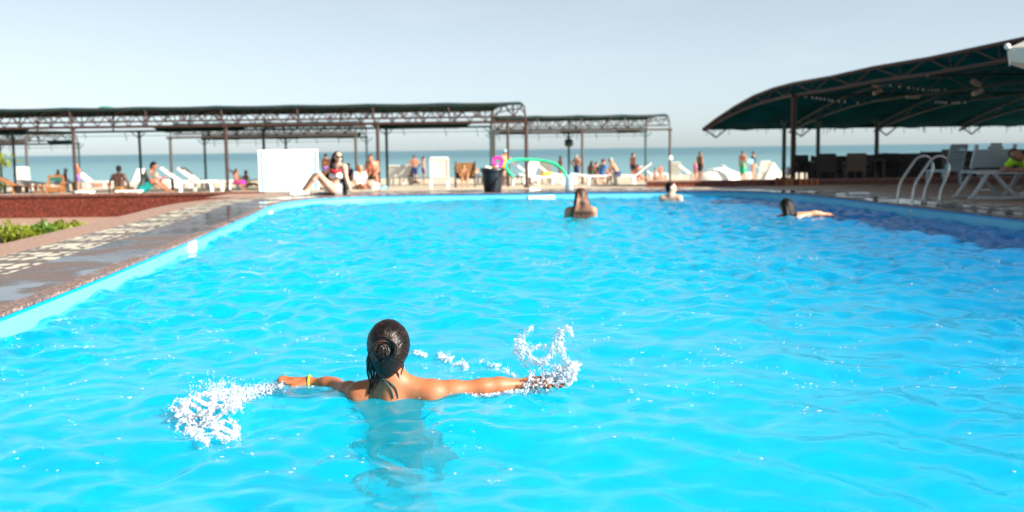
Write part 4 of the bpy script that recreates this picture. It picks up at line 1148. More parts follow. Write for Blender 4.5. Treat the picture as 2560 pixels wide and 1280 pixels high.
spots = [(2010, 33, 10, 'dark wicker chair right behind the four orange pots'), (2040, 35, 200, 'dark wicker chair behind the gap of the orange pots'), (2072, 31.5, 150, 'dark wicker chair left of the taupe one'), (2095, 36, 20, 'dark wicker chair behind and left of the taupe one'),
         (2190, 34, 190, 'dark wicker chair beside the low dark table'), (2222, 32, 160, 'dark wicker chair standing just left of the pool ladder'), (2248, 36, 30, 'dark wicker chair behind the left ladder rail'),
         (2275, 33, 185, 'dark wicker chair seen between the ladder rails'), (2330, 31, 170, 'dark wicker chair seen through the right ladder rail')]
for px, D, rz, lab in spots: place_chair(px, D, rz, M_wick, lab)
place_chair(2395, 29, 20, M_grw, 'grey wicker chair right of the pool ladder')
def table(px, D, m, lab, w_=.8):
    o = empty('table', (gx(px, D), D, gz(D))); tag(o, lab, 'table', 'dark tables under the canopy'); MB().box((0, 0, .70), (w_, .8, .05)).build('tabletop', m, o)
    for sx in (-1, 1):
        for sy in (-1, 1): MB().box((sx * (w_ / 2 - .05), sy * .35, .34), (.06, .06, .68)).build('leg', m, o)
table(2175, 31.8, M_grw, 'grey brown table right of the taupe wicker chair', .7); table(2060, 34, M_wick, 'dark table among the chairs left of the taupe chair'); table(2305, 34, M_wick, 'dark table behind the pool ladder', 1.0)
scr = empty('wicker_screen', (gx(2030, 39.5), 39.5, gz(39.5))); tag(scr, 'long black wicker screen closing the terrace under the canopy', 'screen')
xs0 = gx(2030, 39.5)
for k in range(6):
    x0 = k * 1.35; zt2 = .98 + k * .03
    mb = MB(); mb.box((x0 + .66, 0, zt2 / 2), (1.30, .05, zt2)); 
    for j in range(9): mb.box((x0 + .1 + j * .14, -.035, zt2 / 2), (.03, .02, zt2))
    mb.build('screen_panel', M_wick, scr)
    MB().box((x0, -.02, zt2 / 2), (.09, .09, zt2 + .06)).build('post', M_wick, scr)
# brick planter
pl = empty('brick_planter', (gx(2355, 25.6), 25.6, gz(25.6))); tag(pl, 'low brick planter box behind the pool ladder', 'planter'); MB().box((0, 0, .09), (.95, .35, .20)).build('brick_box', M_brick, pl)
# pale lamp globe and blue chair
o = MB().ell((0, 0, .16), (.085, .085, .16), 14, 10).build('lamp_globe', M_white, None, True); q = dep(1970, 425, 33.5); o.location = (q.x, 33.5, q.z - .2); tag(o, 'white oval lamp between the two canopy posts', 'lamp')
MB().bar((0, 0, 0), (0, 0, gz(33.5) - (q.z - .2)), .02, 6).build('pole', M_dgreen, o)
M_bl = mat('pale_blue_plastic', (.30, .42, .50), .5)
o = lounger(66, M_bl); o.name = 'plastic_chair'; o.location = (gx(2375, 24.8), 24.9, .12); o.scale = (.8, .55, .85); o.rotation_euler = (0, 0, R(200)); tag(o, 'pale blue plastic chair seen right behind the ladder', 'chair')

# ------------------------------------------------------------------ on the deck
p = at(1232, 478, DECKZ); bk = empty('bin', (p.x, p.y, DECKZ)); tag(bk, 'black plastic bin full of rubbish standing on the pool edge', 'bin')
M_blk = mat('black_plastic', (.014, .020, .028), .42, .15, 3, .1)
MB().lathe([(.0, .01), (.180, .0), (.190, .02), (.235, .40), (.240, .42), (.262, .43), (.268, .455), (.268, .50), (.255, .505), (.25, .47), (.235, .45), (.15, .40), (0, .40)], 36, cap=False).build('body', M_blk, bk, True)
for i, (dx, dy, r, c, lab) in enumerate(((-.14, -.02, .045, CL['white'], 'crumpled white cup on top of the black bin'), (-.06, -.06, .05, mat('cream_paper', (.75, .68, .40), .7), 'cream paper cup in the middle of the black bin'), (.03, .03, .055, CL['brown'], 'brown rubbish bag in the black bin'), (.14, -.02, .06, CL['pink'], 'pale pink wrapper at the bin rim nearest the noodle'), (.10, .08, .05, CL['white'], 'white crumpled bottle behind the pink wrapper'))):
    f = Field(); rs_ = np.random.RandomState(i)
    for k in range(3): f.ell(rs_.uniform(-.02, .02, 3), (r, r * .8, r * rs_.uniform(.6, 1)), 120)
    V, Q = f.mesh(.01); me = fast_mesh('rubbish', V, Q, c); o = bpy.data.objects.new('rubbish', me); COL.objects.link(o); o.location = (p.x + dx, p.y + dy, DECKZ + .50); tag(o, lab, 'rubbish')
# water bottle (large, clear) with blue cap
M_clear = mat('clear_plastic', (.55, .66, .74), .15, .1, 8, .3, trans=.5)
q = at(1423, 477, DECKZ); o = empty('water_bottle', (q.x, q.y, DECKZ)); tag(o, 'large clear plastic water bottle with a blue cap on the pool edge', 'bottle')
MB().lathe([(.05, 0), (.088, .01), (.090, .05), (.083, .08), (.090, .11), (.090, .18), (.083, .20), (.090, .23), (.088, .27), (.06, .32), (.03, .345), (.03, .36)], 20).build('body', M_clear, o, True)
MB().lathe([(.036, .355), (.038, .36), (.038, .385), (.034, .39)], 14).build('cap', CL['blue'], o, True)
# pool noodle
M_nood = mat('green_foam', (.015, .62, .26), .6, .05, 20, .15)
NP = [(1281, 441), (1271, 430), (1265, 417), (1268, 406), (1283, 400), (1310, 399), (1340, 400.5), (1366, 404), (1388, 411), (1402, 421), (1410, 431), (1413, 440)]
Pn = [dep(u, v, 22.75 + .5 * math.sin(i / 11 * math.pi)) for i, (u, v) in enumerate(NP)]
Ps = []
for i in range(len(Pn) - 1):
    p0 = Pn[max(0, i - 1)]; p1 = Pn[i]; p2 = Pn[i + 1]; p3 = Pn[min(len(Pn) - 1, i + 2)]
    for k in range(5):
        t = k / 5; Ps.append(.5 * ((2 * p1) + (p2 - p0) * t + (2 * p0 - 5 * p1 + 4 * p2 - p3) * t * t + (3 * p1 - p0 - 3 * p2 + p3) * t ** 3))
Ps.append(Pn[-1])
Ps = Ps[:-1] + [Pn[-1]]
nd = MB().path(Ps, .031, 12).build('pool_noodle', M_nood, None, True, tuple(Pn[-1])); tag(nd, 'bright green foam pool noodle arching from the bin to the water bottle', 'pool noodle')
def flat_thing(name, lab, cat, u, v, w_, d_, m, h=.035, rz=0):
    q = at(u, v, DECKZ); f = Field(); f.cap((-w_ / 2 + .05, 0, 0), (w_ / 2 - .05, 0, 0), .05, .04, 40); V, Q = f.mesh(.02)
    V[:, 1] *= d_ / .1; V[:, 2] = np.clip(V[:, 2], 0, h); me = fast_mesh(name, V, Q, m); o = bpy.data.objects.new(name, me); COL.objects.link(o); o.location = (q.x, q.y, DECKZ + .002); o.rotation_euler = (0, 0, rz); tag(o, lab, cat)
flat_thing('towel', 'folded white towel on the deck right of the black bin', 'towel', 1336, 475.5, .30, .2, CL['white'], .05)
flat_thing('towel', 'white towel on the dark wet deck left of the ladder', 'towel', 2149, 486, .40, .25, CL['white'], .04)
# plates and skimmer mouths on the pool wall
def wall_plate(name, lab, u, v0, v1, wd, m, th=.02):
    best = min(range(len(EDGE)), key=lambda i: abs((EDGE[i].x / max(.1, EDGE[i].y)) - (u - 1280) / FPX) + (9 if EDGE[i].y < 2 else 0)); e = EDGE[best]; n_ = EN[best]
    zt3 = zy(u, v0, e.y); zb3 = zy(u, v1, e.y); zt3 = min(zt3, .11)
    o = MB().box((0, 0, 0), (wd, th, zt3 - zb3)).build(name, m); o.location = (e.x - n_.x * (th / 2 + .006), e.y - n_.y * (th / 2 + .006), (zt3 + zb3) / 2); o.rotation_euler = (0, 0, math.atan2(-n_.x, n_.y)); tag(o, lab, 'pool fitting', 'white fittings on the pool wall')
    MB().box((0, -th / 2 - .002, 0), (wd * .7, .004, (zt3 - zb3) * .35)).build('slot', M_plast, o)
wall_plate('skimmer', 'wide white skimmer mouth in the far pool wall below the noodle', 1343, 489, 500, .56, M_white)
wall_plate('skimmer', 'square white skimmer mouth in the left pool wall nearest the camera', 485, 602, 632, .36, M_white)
wall_plate('skimmer', 'small white skimmer mouth in the left pool wall near the far corner', 676, 528, 540, .26, M_white)
# ladder
M_steel = mat('stainless_steel', (.34, .33, .31), .22, .08, 4, metal=1.0)
lad = empty('pool_ladder', (6.1, 15.95, DECKZ)); tag(lad, 'stainless steel pool ladder with two arched rails on the shaded side', 'ladder')
prof_ = [(5.88, -.95), (5.90, -.01), (5.925, .33), (5.95, .45), (5.99, .54), (6.15, .78), (6.21, .84), (6.29, .865), (6.37, .84), (6.42, .77), (6.435, .66), (6.41, .56), (6.35, .42), (6.32, .30), (6.31, .16)]
def cat_(P, n=5):
    out_ = []
    P = [Vector(p_) for p_ in P]
    for i in range(len(P) - 1):
        p0 = P[max(0, i - 1)]; p1 = P[i]; p2 = P[i + 1]; p3 = P[min(len(P) - 1, i + 2)]
        for k in range(n):
            t = k / n; out_.append(.5 * ((2 * p1) + (p2 - p0) * t + (2 * p0 - 5 * p1 + 4 * p2 - p3) * t * t + (3 * p1 - p0 - 3 * p2 + p3) * t ** 3))
    out_.append(P[-1]); return out_
for yy, dx in ((15.68, 0), (16.22, -.02)):
    MB().path(cat_([(x + dx - 6.1, yy - 15.95, z - DECKZ) for x, z in prof_]), .024, 12).build('rail', M_steel, lad, True)
    MB().lathe([(.05, 0), (.05, .015), (.032, .02), (.032, .07), (.03, .075)], 16, (6.31 + dx - 6.1, yy - 15.95, .002)).build('foot_collar', M_steel, lad, True)
for k in range(3): MB().box((5.88 - 6.1, 0, -.35 - k * .26), (.09, .54, .03)).build('tread', M_steel, lad)
# big plastic lounger with the boy, right edge
M_gpl = mat('grey_white_plastic', (.36, .38, .40), .4, .08, 3)
lg = empty('sun_lounger', (8.15, 17.3, DECKZ)); tag(lg, 'grey white plastic lounger with raised rounded back under the leaning boy', 'sun lounger')
mb = MB()
for k in range(12): mb.box((-.62 + k * .115, 0, .43), (.09, .58, .025))
for s in (-1, 1): mb.box((0, s * .31, .435), (1.4, .05, .06))
mb.build('seat', M_gpl, lg)
mb = MB(); rot = Matrix.Rotation(.42, 3, 'X')
for k in range(8): mb.box(Vector((-.28, .20, .50)) + rot @ Vector((0, 0, .03 + k * .055)), (.60 - .02 * k * (k > 5) * 3, .03, .04), rot)
for s in (-1, 1): mb.box(Vector((-.28 + s * .31, .20, .50)) + rot @ Vector((0, 0, .2)), (.05, .05, .42), rot)
mb.build('backrest', M_gpl, lg)
for s in (-1, 1):
    for (xa, xb) in ((-.55, -.80), (-.45, -.05), (.25, .0), (.35, .70)):
        MB().path([(xa, s * .29, .42), ((xa + xb) / 2, s * .30, .2), (xb, s * .30, .02)], .035, 6).build('leg', M_gpl, lg)
    MB().path([(-.85, s * .30, .025), (-.4, s * .30, .02), (.0, s * .30, .025)], .03, 6).build('runner', M_gpl, lg)

# ------------------------------------------------------------------ people on the beach
G1 = None
put('dark-skinned boy, darkened further for shade, sitting with his back to the pool behind the red wall', 293, 427, 29, pose('floor', el=(-.30, .0, .36), er=(.30, .0, .36), wl=(-.32, .03, .12), wr=(.32, .03, .12)), 0, ph=.74, skin_='dark', hair='black', wear=(('trunks', 'brown'),))
put('man in grey shirt and teal shorts bent over a phone behind the red wall', 352, 423, 33, pose('floor', chest=(0, .12, .42), neck=(0, .26, .58), head=(0, .33, .71), sl=(-.165, .2, .54), sr=(.165, .2, .54), wl=(-.08, .55, .38), wr=(.08, .55, .38), el=(-.2, .32, .28), er=(.2, .32, .28), kl=(-.16, .36, .34), kr=(.16, .36, .34), al=(-.12, .66, .07), ar=(.12, .66, .07), tl=(-.12, .8, .04), tr=(.12, .8, .04)), 90, ph=.64, skin_='brown', hair='black', wear=(('shirt', 'gray'), ('shorts', 'teal')))
put('woman with a magenta towel sitting right of a brown post', 585, 422, 37, 'sit', 100, skin_='brown', hair='black', hairlen=.2, fem=True, wear=(('wrap', 'magenta'),))
put('person with a purple towel seen from behind, right of the billboard', 814, 384, 52, 'stand', 10, skin_='tan', hair='black', wear=(('shorts', 'purple'),))
put('sunburnt man in dark shorts sitting and facing the pool', 930, 386, 36, pose('sit', kl=(-.22, .42, .47), kr=(.22, .42, .47), al=(-.24, .42, .08), ar=(.24, .42, .08), tl=(-.28, .56, .03), tr=(.28, .56, .03), chest=(0, .10, .76), neck=(0, .18, .94), head=(0, .24, 1.07)), 185, skin_='red', hair='brown', wear=(('shorts', 'olive'),))
put('blond woman in white sitting between the two others near the posts', 897, 412, 35, 'floor', 150, skin_='tan', hair='blond', hairlen=.25, fem=True, wear=(('shirt', 'white'),), maxs=1)
put('child leaning beside the sitting woman in bikini, behind her', 872, 408, 40, 'sit', 200, skin_='tan', hair='brown', wear=(('shirt', 'navy'),))
ch_ = put('bather in yellow swimsuit and light blue cap standing behind the noodle', 1262, 374, 44, pose('stand', el=(-.34, .05, 1.22), wl=(-.42, .12, 1.02)), 150, skin_='tan', hair=None, cap_='lightblue', fem=True, wear=(('swimsuit', 'yellow'),))
# pink float under her arm
mb = MB(); N_ = 24
mb.path([(.20 * math.cos(a), .05 * math.sin(a) * 1.2, .16 * math.sin(a)) for a in np.linspace(0, 2 * math.pi, N_, endpoint=False)], .06, 10, closed=True)
o = mb.build('float_ring', CL['magenta'], None, True); q = dep(1243, 404, 43.8); o.location = q; tag(o, 'pink float ring under the arm of the bather in yellow', 'float ring')
put('man in blue trunks with his back turned, left of the lone white lounger', 1035, 387, 56, 'hips', 5, skin_='tan', hair='brown', wear=(('shorts', 'navy'),))
put('child with purple trunks standing by the sea beside the man in blue trunks', 1058, 392, 56, 'stand', 80, skin_='tan', hair='black', wear=(('trunks', 'purple'),))
put('pink-skinned child sitting at the feet of the man in blue trunks', 1025, 410, 55, 'floor', 30, skin_='red', hair='brown', maxs=.8)
put('person slumped in the grey beach chair', 1158, 410, 39, 'sit', 170, skin_='tan', hair='brown', wear=(('shirt', 'brown'),))
put('bather in purple sitting far off, left of the black bin', 1186, 411, 60, 'sit', 10, skin_='tan', hair='brown', wear=(('trunks', 'purple'),))
put('brown-skinned child crouching right of the brown corner post', 1326, 428, 45, 'floor', 60, skin_='brown', hair='black', maxs=.8)
put('bather with pink skin standing behind the right end of the noodle', 1400, 390, 52, 'stand', 70, skin_='red', hair='blond', fem=True, wear=(('trunks', 'pink'),))
put('grey-haired man in navy trunks standing by the sea with hands on hips', 1441, 386, 56, 'hips', 30, skin_='tan', hair='grey', wear=(('shorts', 'navy'),))
put('brown-haired woman in olive sitting left of the man in blue', 1478, 402, 42, 'sit', 20, skin_='brown', hair='brown', hairlen=.2, fem=True, wear=(('swimsuit', 'olive'),))
put('man in dark clothes sitting close behind the man in the blue shirt', 1487, 404, 43.5, 'sit', 60, skin_='tan', hair='brown', wear=(('shirt', 'black'),))
put('man in blue shirt with a dark red cap sitting on a white lounger', 1504, 397, 41.4, 'sit', 60, skin_='tan', hair='brown', cap_='maroon', wear=(('shirt', 'blue'), ('shorts', 'navy')))
put('man with bare back and dark trunks bent forward on a white lounger', 1545, 394, 42.5, pose('sit', chest=(0, .16, .74), neck=(0, .27, .91), head=(0, .34, 1.03), sl=(-.165, .23, .86), sr=(.165, .23, .86), el=(-.22, .38, .62), er=(.22, .38, .62), wl=(-.14, .58, .48), wr=(.14, .58, .48)), -70, skin_='tan', hair='grey', wear=(('trunks', 'navy'),))
put('sunburnt man in dark trunks standing by the sea right of the group', 1582, 382, 54, 'stand', 60, skin_='red', hair='brown', wear=(('trunks', 'navy'),))
put('bather sitting low at the feet of the sunburnt standing man', 1592, 411, 58, 'floor', 60, skin_='red', hair='brown')
put('brown-haired bather lying near the sea between the last two posts', 1636, 414, 61, 'floor', 90, skin_='tan', hair='brown', maxs=.8)
put('pale child standing near the sea left of the outermost post', 1651, 412, 61, 'stand', 0, skin_='red', hair='blond', maxs=.7)
put('person wrapped in dark clothes standing alone in the gap between the shades', 1750, 379, 54, 'stand', 60, skin_='brown', hair='brown', wear=(('shirt', 'brown'), ('shorts', 'black')))
put('child in pink top standing beside the person in dark clothes', 1738, 404, 56, 'stand', 60, skin_='red', hair='blond', wear=(('shirt', 'pink'),))
put('woman in a long green wrap standing by the sea', 1857, 377, 57, 'stand', 30, skin_='tan', hair='brown', fem=True, wear=(('wrap', 'green'),))
put('woman in a black top standing right of the woman in green', 1884, 378, 56, 'stand', -60, skin_='tan', hair='brown', fem=True, wear=(('shirt', 'black'),))
q = dep(1876, 403, 55.7); o = MB().box((0, 0, 0), (.30, .12, .24)).build('beach_bag', CL['lightblue']); o.location = q; o.rotation_euler = (0, .3, 0); tag(o, 'light blue bag carried by the woman in the black top', 'bag')
mb = MB().path([(-.1, 0, .1), (0, 0, .36), (.1, 0, .1)], .012, 5).build('strap', CL['blue'], o)
put('pale bald man sitting behind the orange wooden chair', 138, 423, 44, 'sit', 30, skin_='red', hair=None, maxs=.9)
put('man in maroon shirt and light cap sitting right of the orange wooden chair', 156, 421, 44, 'sit', 60, skin_='tan', hair='grey', cap_='lightblue', wear=(('shirt', 'maroon'),), maxs=.9)
put('sunburnt bather standing just right of a brown post at the left', 190, 409, 50, 'stand', 20, skin_='red', hair='blond', wear=(('shorts', 'purple'),), maxs=.8)
put('pale pink bather sitting by the sea right of the man in grey', 391, 428, 54, 'floor', 200, skin_='pale', hair='blond', wear=(('shirt', 'pink'),), maxs=.9)
put('bather with brown hair sitting far off left of the billboard', 610, 426, 50, 'floor', 40, skin_='tan', hair='brown', maxs=.9)
put('bather lying far off on the sand above the white bench', 240, 440, 66, 'lie', 90, skin_='red', hair='brown', maxs=1)

# ------------------------------------------------------------------ the woman sitting on the pool edge
Jw = pose('floor', pelvis=(0, 0, .12), hl=(-.085, .03, .11), hr=(.085, .03, .11), chest=(-.03, -.07, .43), neck=(-.03, -.10, .63), head=(-.05, -.11, .785), sl=(-.10, -.245, .575), sr=(.03, .05, .575),
          el=(-.14, -.29, .33), wl=(-.17, -.38, .07), er=(.04, .24, .40), wr=(.0, .36, .46), hdr=(-.2, .55, -.8), kl=(-.09, .30, .44), kr=(.09, .41, .42), al=(-.10, .60, .075), ar=(.06, .70, .075), tl=(-.12, .76, .035), tr=(.05, .86, .035), face=(-.75, -.45, .02), hdl=(-.05, -.3, -.05))
q = at(836, 487, DECKZ); q.z = DECKZ
wom = person('woman in red and white bikini, sunglasses and black robe sitting on the pool edge', q, R(90), Jw, 1.0, skin_='pale', hair='black', fem=True, wear=(('bikini', 'white'),), h=.010, headr=1.05)
hd = Vector(Jw['head']); fc = Vector((-.857, -.514, 0)).normalized(); sd = Vector((0, 0, 1)).cross(fc).normalized(); UPV = Vector((0, 0, 1))
def P3(a, b, c): return np.array(hd + fc * a + sd * b + UPV * c)
f = Field()
for s, yy in ((1, 0), (-1, 0)):
    pass
# long black hair falling over the shoulder on the picture's left
left = Vector((0, 1, 0))      # her forward is the picture's left
f.ell(np.array(hd + UPV * .05 - fc * .03), (.088, .088, .078), 110)
b0 = hd - fc * .045
f.chain([np.array(b0 + left * .06 + UPV * .03), np.array(b0 + left * .085 - UPV * .08), np.array(hd + left * .115 - UPV * .22), np.array(hd + left * .12 - UPV * .36)], [.05, .06, .068, .03], 80)
f.chain([np.array(b0 - left * .06 + UPV * .03), np.array(b0 - left * .075 - UPV * .07), np.array(b0 - left * .04 - UPV * .16)], [.04, .035, .02], 80)
for ch0 in list(wom.children):
    if ch0.name.startswith('hair'): bpy.data.objects.remove(ch0)
field_obj('hair', f, .009, HR['black'], wom)
f = Field()
for s in (-1, 1): f.ell(P3(.090, s * .034, .012), (.030, .030, .024), 160)
f.cap(P3(.088, -.07, .018), P3(.088, .07, .018), .008, .008, 160); 
for s in (-1, 1): f.cap(P3(.085, s * .07, .018), P3(.0, s * .082, .012), .005, .005, 200)
field_obj('sunglasses', f, .007, CL['black'], wom)
f = Field(); c = Vector(Jw['chest']); f.chain([np.array(c + Vector((-.07, .10, .10))), np.array(c + Vector((-.115, .02, .045))), np.array(c + Vector((-.12, -.10, .08)))], [.022, .03, .022], 90); f.cap(np.array(c + Vector((-.125, -.01, .05))), np.array(c + Vector((-.115, -.0, -.03))), .028, .012, 90)
field_obj('bikini_trim', f, .008, CL['red'], wom)
f = Field()          # black robe: behind the back, over the far knee, spread on the stone
f.chain([(.02, -.20, .56), (.02, -.22, .36), (.0, -.20, .14), (.0, -.18, .03)], [.05, .07, .09, .03], 50)
f.chain([(.10, .04, .56), (.12, .10, .36), (.12, .22, .42), (.13, .34, .40)], [.05, .07, .06, .05], 50)
f.chain([(.12, -.1, .45), (.12, 0, .2), (.08, .15, .03)], [.09, .10, .03], 45)
f.chain([(-.02, -.25, .03), (-.06, .0, .02), (-.05, .28, .02), (-.03, .42, .015)], [.03, .035, .03, .02], 50)
f.chain([(-.02, -.16, .60), (-.035, -.155, .45), (-.06, -.16, .30), (-.02, -.19, .12)], [.012, .022, .035, .05], 60)
field_obj('robe', f, .011, CL['black'], wom)
for s, k_ in ((0, 'al'), (1, 'ar')):
    a = Vector(Jw[k_]); t_ = Vector(Jw['t' + k_[1]]); d_ = (t_ - a).normalized()
    f = Field(); f.cap(np.array(a - d_ * .05 - UPV * .035), np.array(t_ + d_ * .06 - UPV * .0), .040, .045, 90); f.cap(np.array(a + d_ * .06 + UPV * .0), np.array(t_ + UPV * .02), .045, .045, 90)
    field_obj('slipper', f, .010, CL['white'], wom)

# ------------------------------------------------------------------ bathers in the pool
TREAD = dict(pelvis=(0, .05, .95), kl=(-.14, .34, .72), kr=(.14, .30, .70), al=(-.13, .30, .34), ar=(.13, .20, .33), tl=(-.14, .40, .26), tr=(.14, .30, .26))
def swimmer(lab, px, ytop, ywl, J, face, **kw):
    q = at(px, ywl, 0); zt_ = zy(px, ytop, q.y); sc = kw.pop('scale', 1.0)
    crown = (J['head'][2] + .13) * sc
    return person(lab, (q.x, q.y, zt_ - crown), R(-face), J, sc, **kw)
sA = swimmer('woman with long wet brown hair standing in the pool, back turned', 1452, 470, 545, pose('stand', **TREAD, sl=(-.185, 0, 1.37), sr=(.185, 0, 1.37), el=(-.25, .06, 1.12), er=(.25, .06, 1.12), wl=(-.16, .28, 1.1), wr=(.16, .28, 1.1)), -8, skin_='tan', hair=None, fem=True, scale=1.0, h=.012)
rs_ = np.random.RandomState(8)
hA = Vector((0, .02, 1.59)); f = Field(); f.ell((0, .005, 1.64), (.085, .095, .085), 120); f.ell((0, -.03, 1.57), (.088, .075, .11), 100)
for k in range(21):
    x = -.095 + .19 * k / 20; x1 = x * 1.75 + rs_.uniform(-.015, .015); zend = 1.14 + rs_.uniform(0, .10)
    f.chain([(x * .7, -.06 + abs(x) * .3, 1.64), (x * 1.0, -.115 + abs(x) * .35, 1.50), (x * 1.45, -.125, 1.36), (x1, -.12, zend)], [.024, .024, .020, .011], 130)
hrA = field_obj('hair', f, .009, mat('wet_brown_hair', (.050, .021, .013), .4, .8, 9, .8, bscale=50, spec=.3), sA)
mbA = MB()
for k in range(26):
    x = rs_.uniform(-.09, .09); mbA.path([(x * .6, -.075, 1.69 - abs(x) * .3), (x * .95, -.135, 1.52), (x * 1.4, -.148, 1.36), (x * 1.75 + rs_.normal() * .012, -.135, 1.14 + rs_.rand() * .1)], [.003, .009, .009, .003], 5)
mbA.build('light_strands', mat('light_brown_hair', (.22, .10, .055), .4, .3, 20), hrA, True)
sB = swimmer('pale dark-haired bather standing in the pool near the far edge', 1677, 454, 503, pose('stand', **TREAD, el=(-.25, .1, 1.15), er=(.25, .1, 1.15), wl=(-.2, .35, 1.2), wr=(.2, .35, 1.2), face=(.85, .2, 0)), 20, skin_='pale', hair='black', scale=1.0, h=.012)
sC = swimmer('dark-haired swimmer stretching an arm to the right in the shaded water', 1967, 497, 546, pose('stand', **TREAD, chest=(.06, -.07, 1.34), neck=(0, -.02, 1.47), sl=(-.14, .02, 1.42), sr=(.20, -.05, 1.455), er=(.42, -.10, 1.50), wr=(.62, -.14, 1.475), el=(-.3, .2, 1.25), wl=(-.3, .4, 1.2)), -25, skin_='tan', hair='black', hairlen=.03, headr=1.12, scale=1.0, h=.012)
# the boy leaning on the lounger at the right edge
Jb = pose('floor', pelvis=(0, -.42, .56), hl=(-.07, -.44, .54), hr=(.07, -.44, .54), chest=(0, -.16, .64), neck=(0, .0, .70), head=(0, .10, .74), sl=(-.15, -.03, .66), sr=(.15, -.03, .66), el=(-.25, .14, .50), er=(.27, .10, .50), wl=(-.06, .30, .50), wr=(.05, .28, .52), kl=(-.08, -.46, .28), kr=(.08, -.50, .28), al=(-.08, -.60, .08), ar=(.08, -.62, .08), tl=(-.08, -.46, .03), tr=(.08, -.48, .03), face=(-.6, .8, -.1), hdl=(.8, .4, 0), hdr=(-.8, .4, 0))
q = dep(2548, 400, 16.9)
boy = person('boy in a lime vest leaning with folded arms on the grey white lounger', (q.x + .04, 16.95, DECKZ - .0), R(112), Jb, .95, skin_='brown', hair='black', wear=(('shirt', 'lime'), ('trunks', 'navy')), h=.011)

# ------------------------------------------------------------------ the swimmer in front
O7 = Vector((dep(972, 968, 4.38).x, 4.38, 0))
def w7(v): return tuple(Vector(v) - O7)
hd7 = dep(972, 866, 4.375)
wR, wL = dep(1322, 958, 4.47), at(778, 957, -.006)
J7 = dict(head=w7((hd7.x, hd7.y, hd7.z - .010)), neck=w7(dep(978, 948, 4.375)), chest=w7((O7.x + .005, 4.42, -.13)), pelvis=w7((O7.x + .02, 4.52, -.54)),
          sl=w7(dep(900, 990, 4.40)), sr=w7(dep(1080, 984, 4.38)), el=w7(at(838, 966, -.012)), er=w7(dep(1208, 968, 4.41)), wl=w7(wL), wr=w7(wR),
          hl=w7((O7.x - .07, 4.52, -.58)), hr=w7((O7.x + .11, 4.52, -.58)), kl=w7((O7.x - .09, 4.42, -.96)), kr=w7((O7.x + .14, 4.50, -.97)),
          al=w7((O7.x - .06, 4.62, -1.30)), ar=w7((O7.x + .17, 4.68, -1.28)), tl=w7((O7.x - .07, 4.78, -1.36)), tr=w7((O7.x + .20, 4.83, -1.34)),
          hdl=(-.9, .05, .02), hdr=(.95, .06, .06), face=(.10, 1, 0))
f7, A7 = body_field(J7, True, headr=1.0, k=85)
g7 = lambda n_: np.array(J7[n_], float)
# trapezius, shoulder blades, deltoids
for s, a in ((-1, 'sl'), (1, 'sr')):
    f7.cap(g7('neck') + (s * .02, .0, -.01), g7(a) * .75 + g7('neck') * .25 + (0, 0, .0), .030, .026, 90)
    f7.ell(g7('chest') + (s * .085, -.045, .06), (.045, .024, .065), 70)
    f7.ell(g7(a) + (0, 0, -.005), (.040, .042, .040), 90)
f7.cap(g7('neck') + (0, -.01, .02), g7('neck') + (0, -.012, -.08), .040, .050, 70)
M_sk7 = mat('wet_tanned_skin', (.36, .12, .048), .55, .14, 6, .12, sss=.10, bscale=45)
sw = field_obj('person', f7, .0068, M_sk7, None, None, (0, 0, 0), 2); sw.location = O7
tag(sw, 'tanned swimmer with dark wet hair bun and spread arms, nearest to the camera', 'person')
# hair
M_h7 = mat('wet_dark_hair', (.008, .0045, .0035), .32, .6, 25, .06, bscale=200, spec=.35)
M_h7b = mat('brown_hair_lock', (.055, .020, .011), .33)
H7 = Vector(J7['head']) + Vector((0, -.004, .010))
f = Field()
f.ell(np.array(H7 + Vector((0, -.002, .022))), (.0835, .100, .092), 150)
f.ell(np.array(H7 + Vector((-.004, -.028, -.025))), (.078, .072, .085), 120)
f.ell(np.array(H7 + Vector((-.008, -.045, -.075))), (.042, .040, .050), 110)
hair7 = field_obj('hair', f, .006, M_h7, sw, None, (0, 0, 0), 2)
rs_ = np.random.RandomState(21)
B7 = H7 + Vector((-.004, -.108, .008))        # middle of the bun
def on_head(d, off=.002):
    d = Vector(d).normalized(); c = H7 + Vector((0, -.004, .010))
    r = 1 / math.sqrt((d.x / .086) ** 2 + (d.y / .104) ** 2 + (d.z / .103) ** 2); return c + d * (r + off)
mb = MB(); mb_b = MB()
for k in range(520):
    th = rs_.uniform(0, 2 * math.pi); side_ = math.cos(th); up_ = math.sin(th)
    d0 = Vector((side_ * 1.0, rs_.uniform(-.15, .75), up_ * 1.0 if up_ > -.6 else -.75)); d1 = (B7 - H7).normalized() + Vector((rs_.normal() * .16, 0, rs_.normal() * .16))
    pts = []
    n_ = 11
    j = rs_.normal(size=3) * .015
    for i in range(n_):
        t = i / (n_ - 1); e = t ** .9
        d = d0.normalized().slerp(d1.normalized(), e) if d0.normalized().dot(d1.normalized()) > -.95 else d0.normalized().lerp(d1.normalized(), e)
        d = d + Vector((j[0], j[1], j[2])) * math.sin(math.pi * t) * 3
        pts.append(on_head(d, .0005 + .003 * rs_.rand() * math.sin(math.pi * t)))
    (mb_b if rs_.rand() < .07 else mb).path(pts, [.0010] + [.0017 + .0012 * rs_.rand()] * (n_ - 2) + [.002], 5)
mb.build('strands', M_h7, hair7, True); mb_b.build('brown_strands', M_h7b, hair7, True)
bun = MB(); bunb = MB()
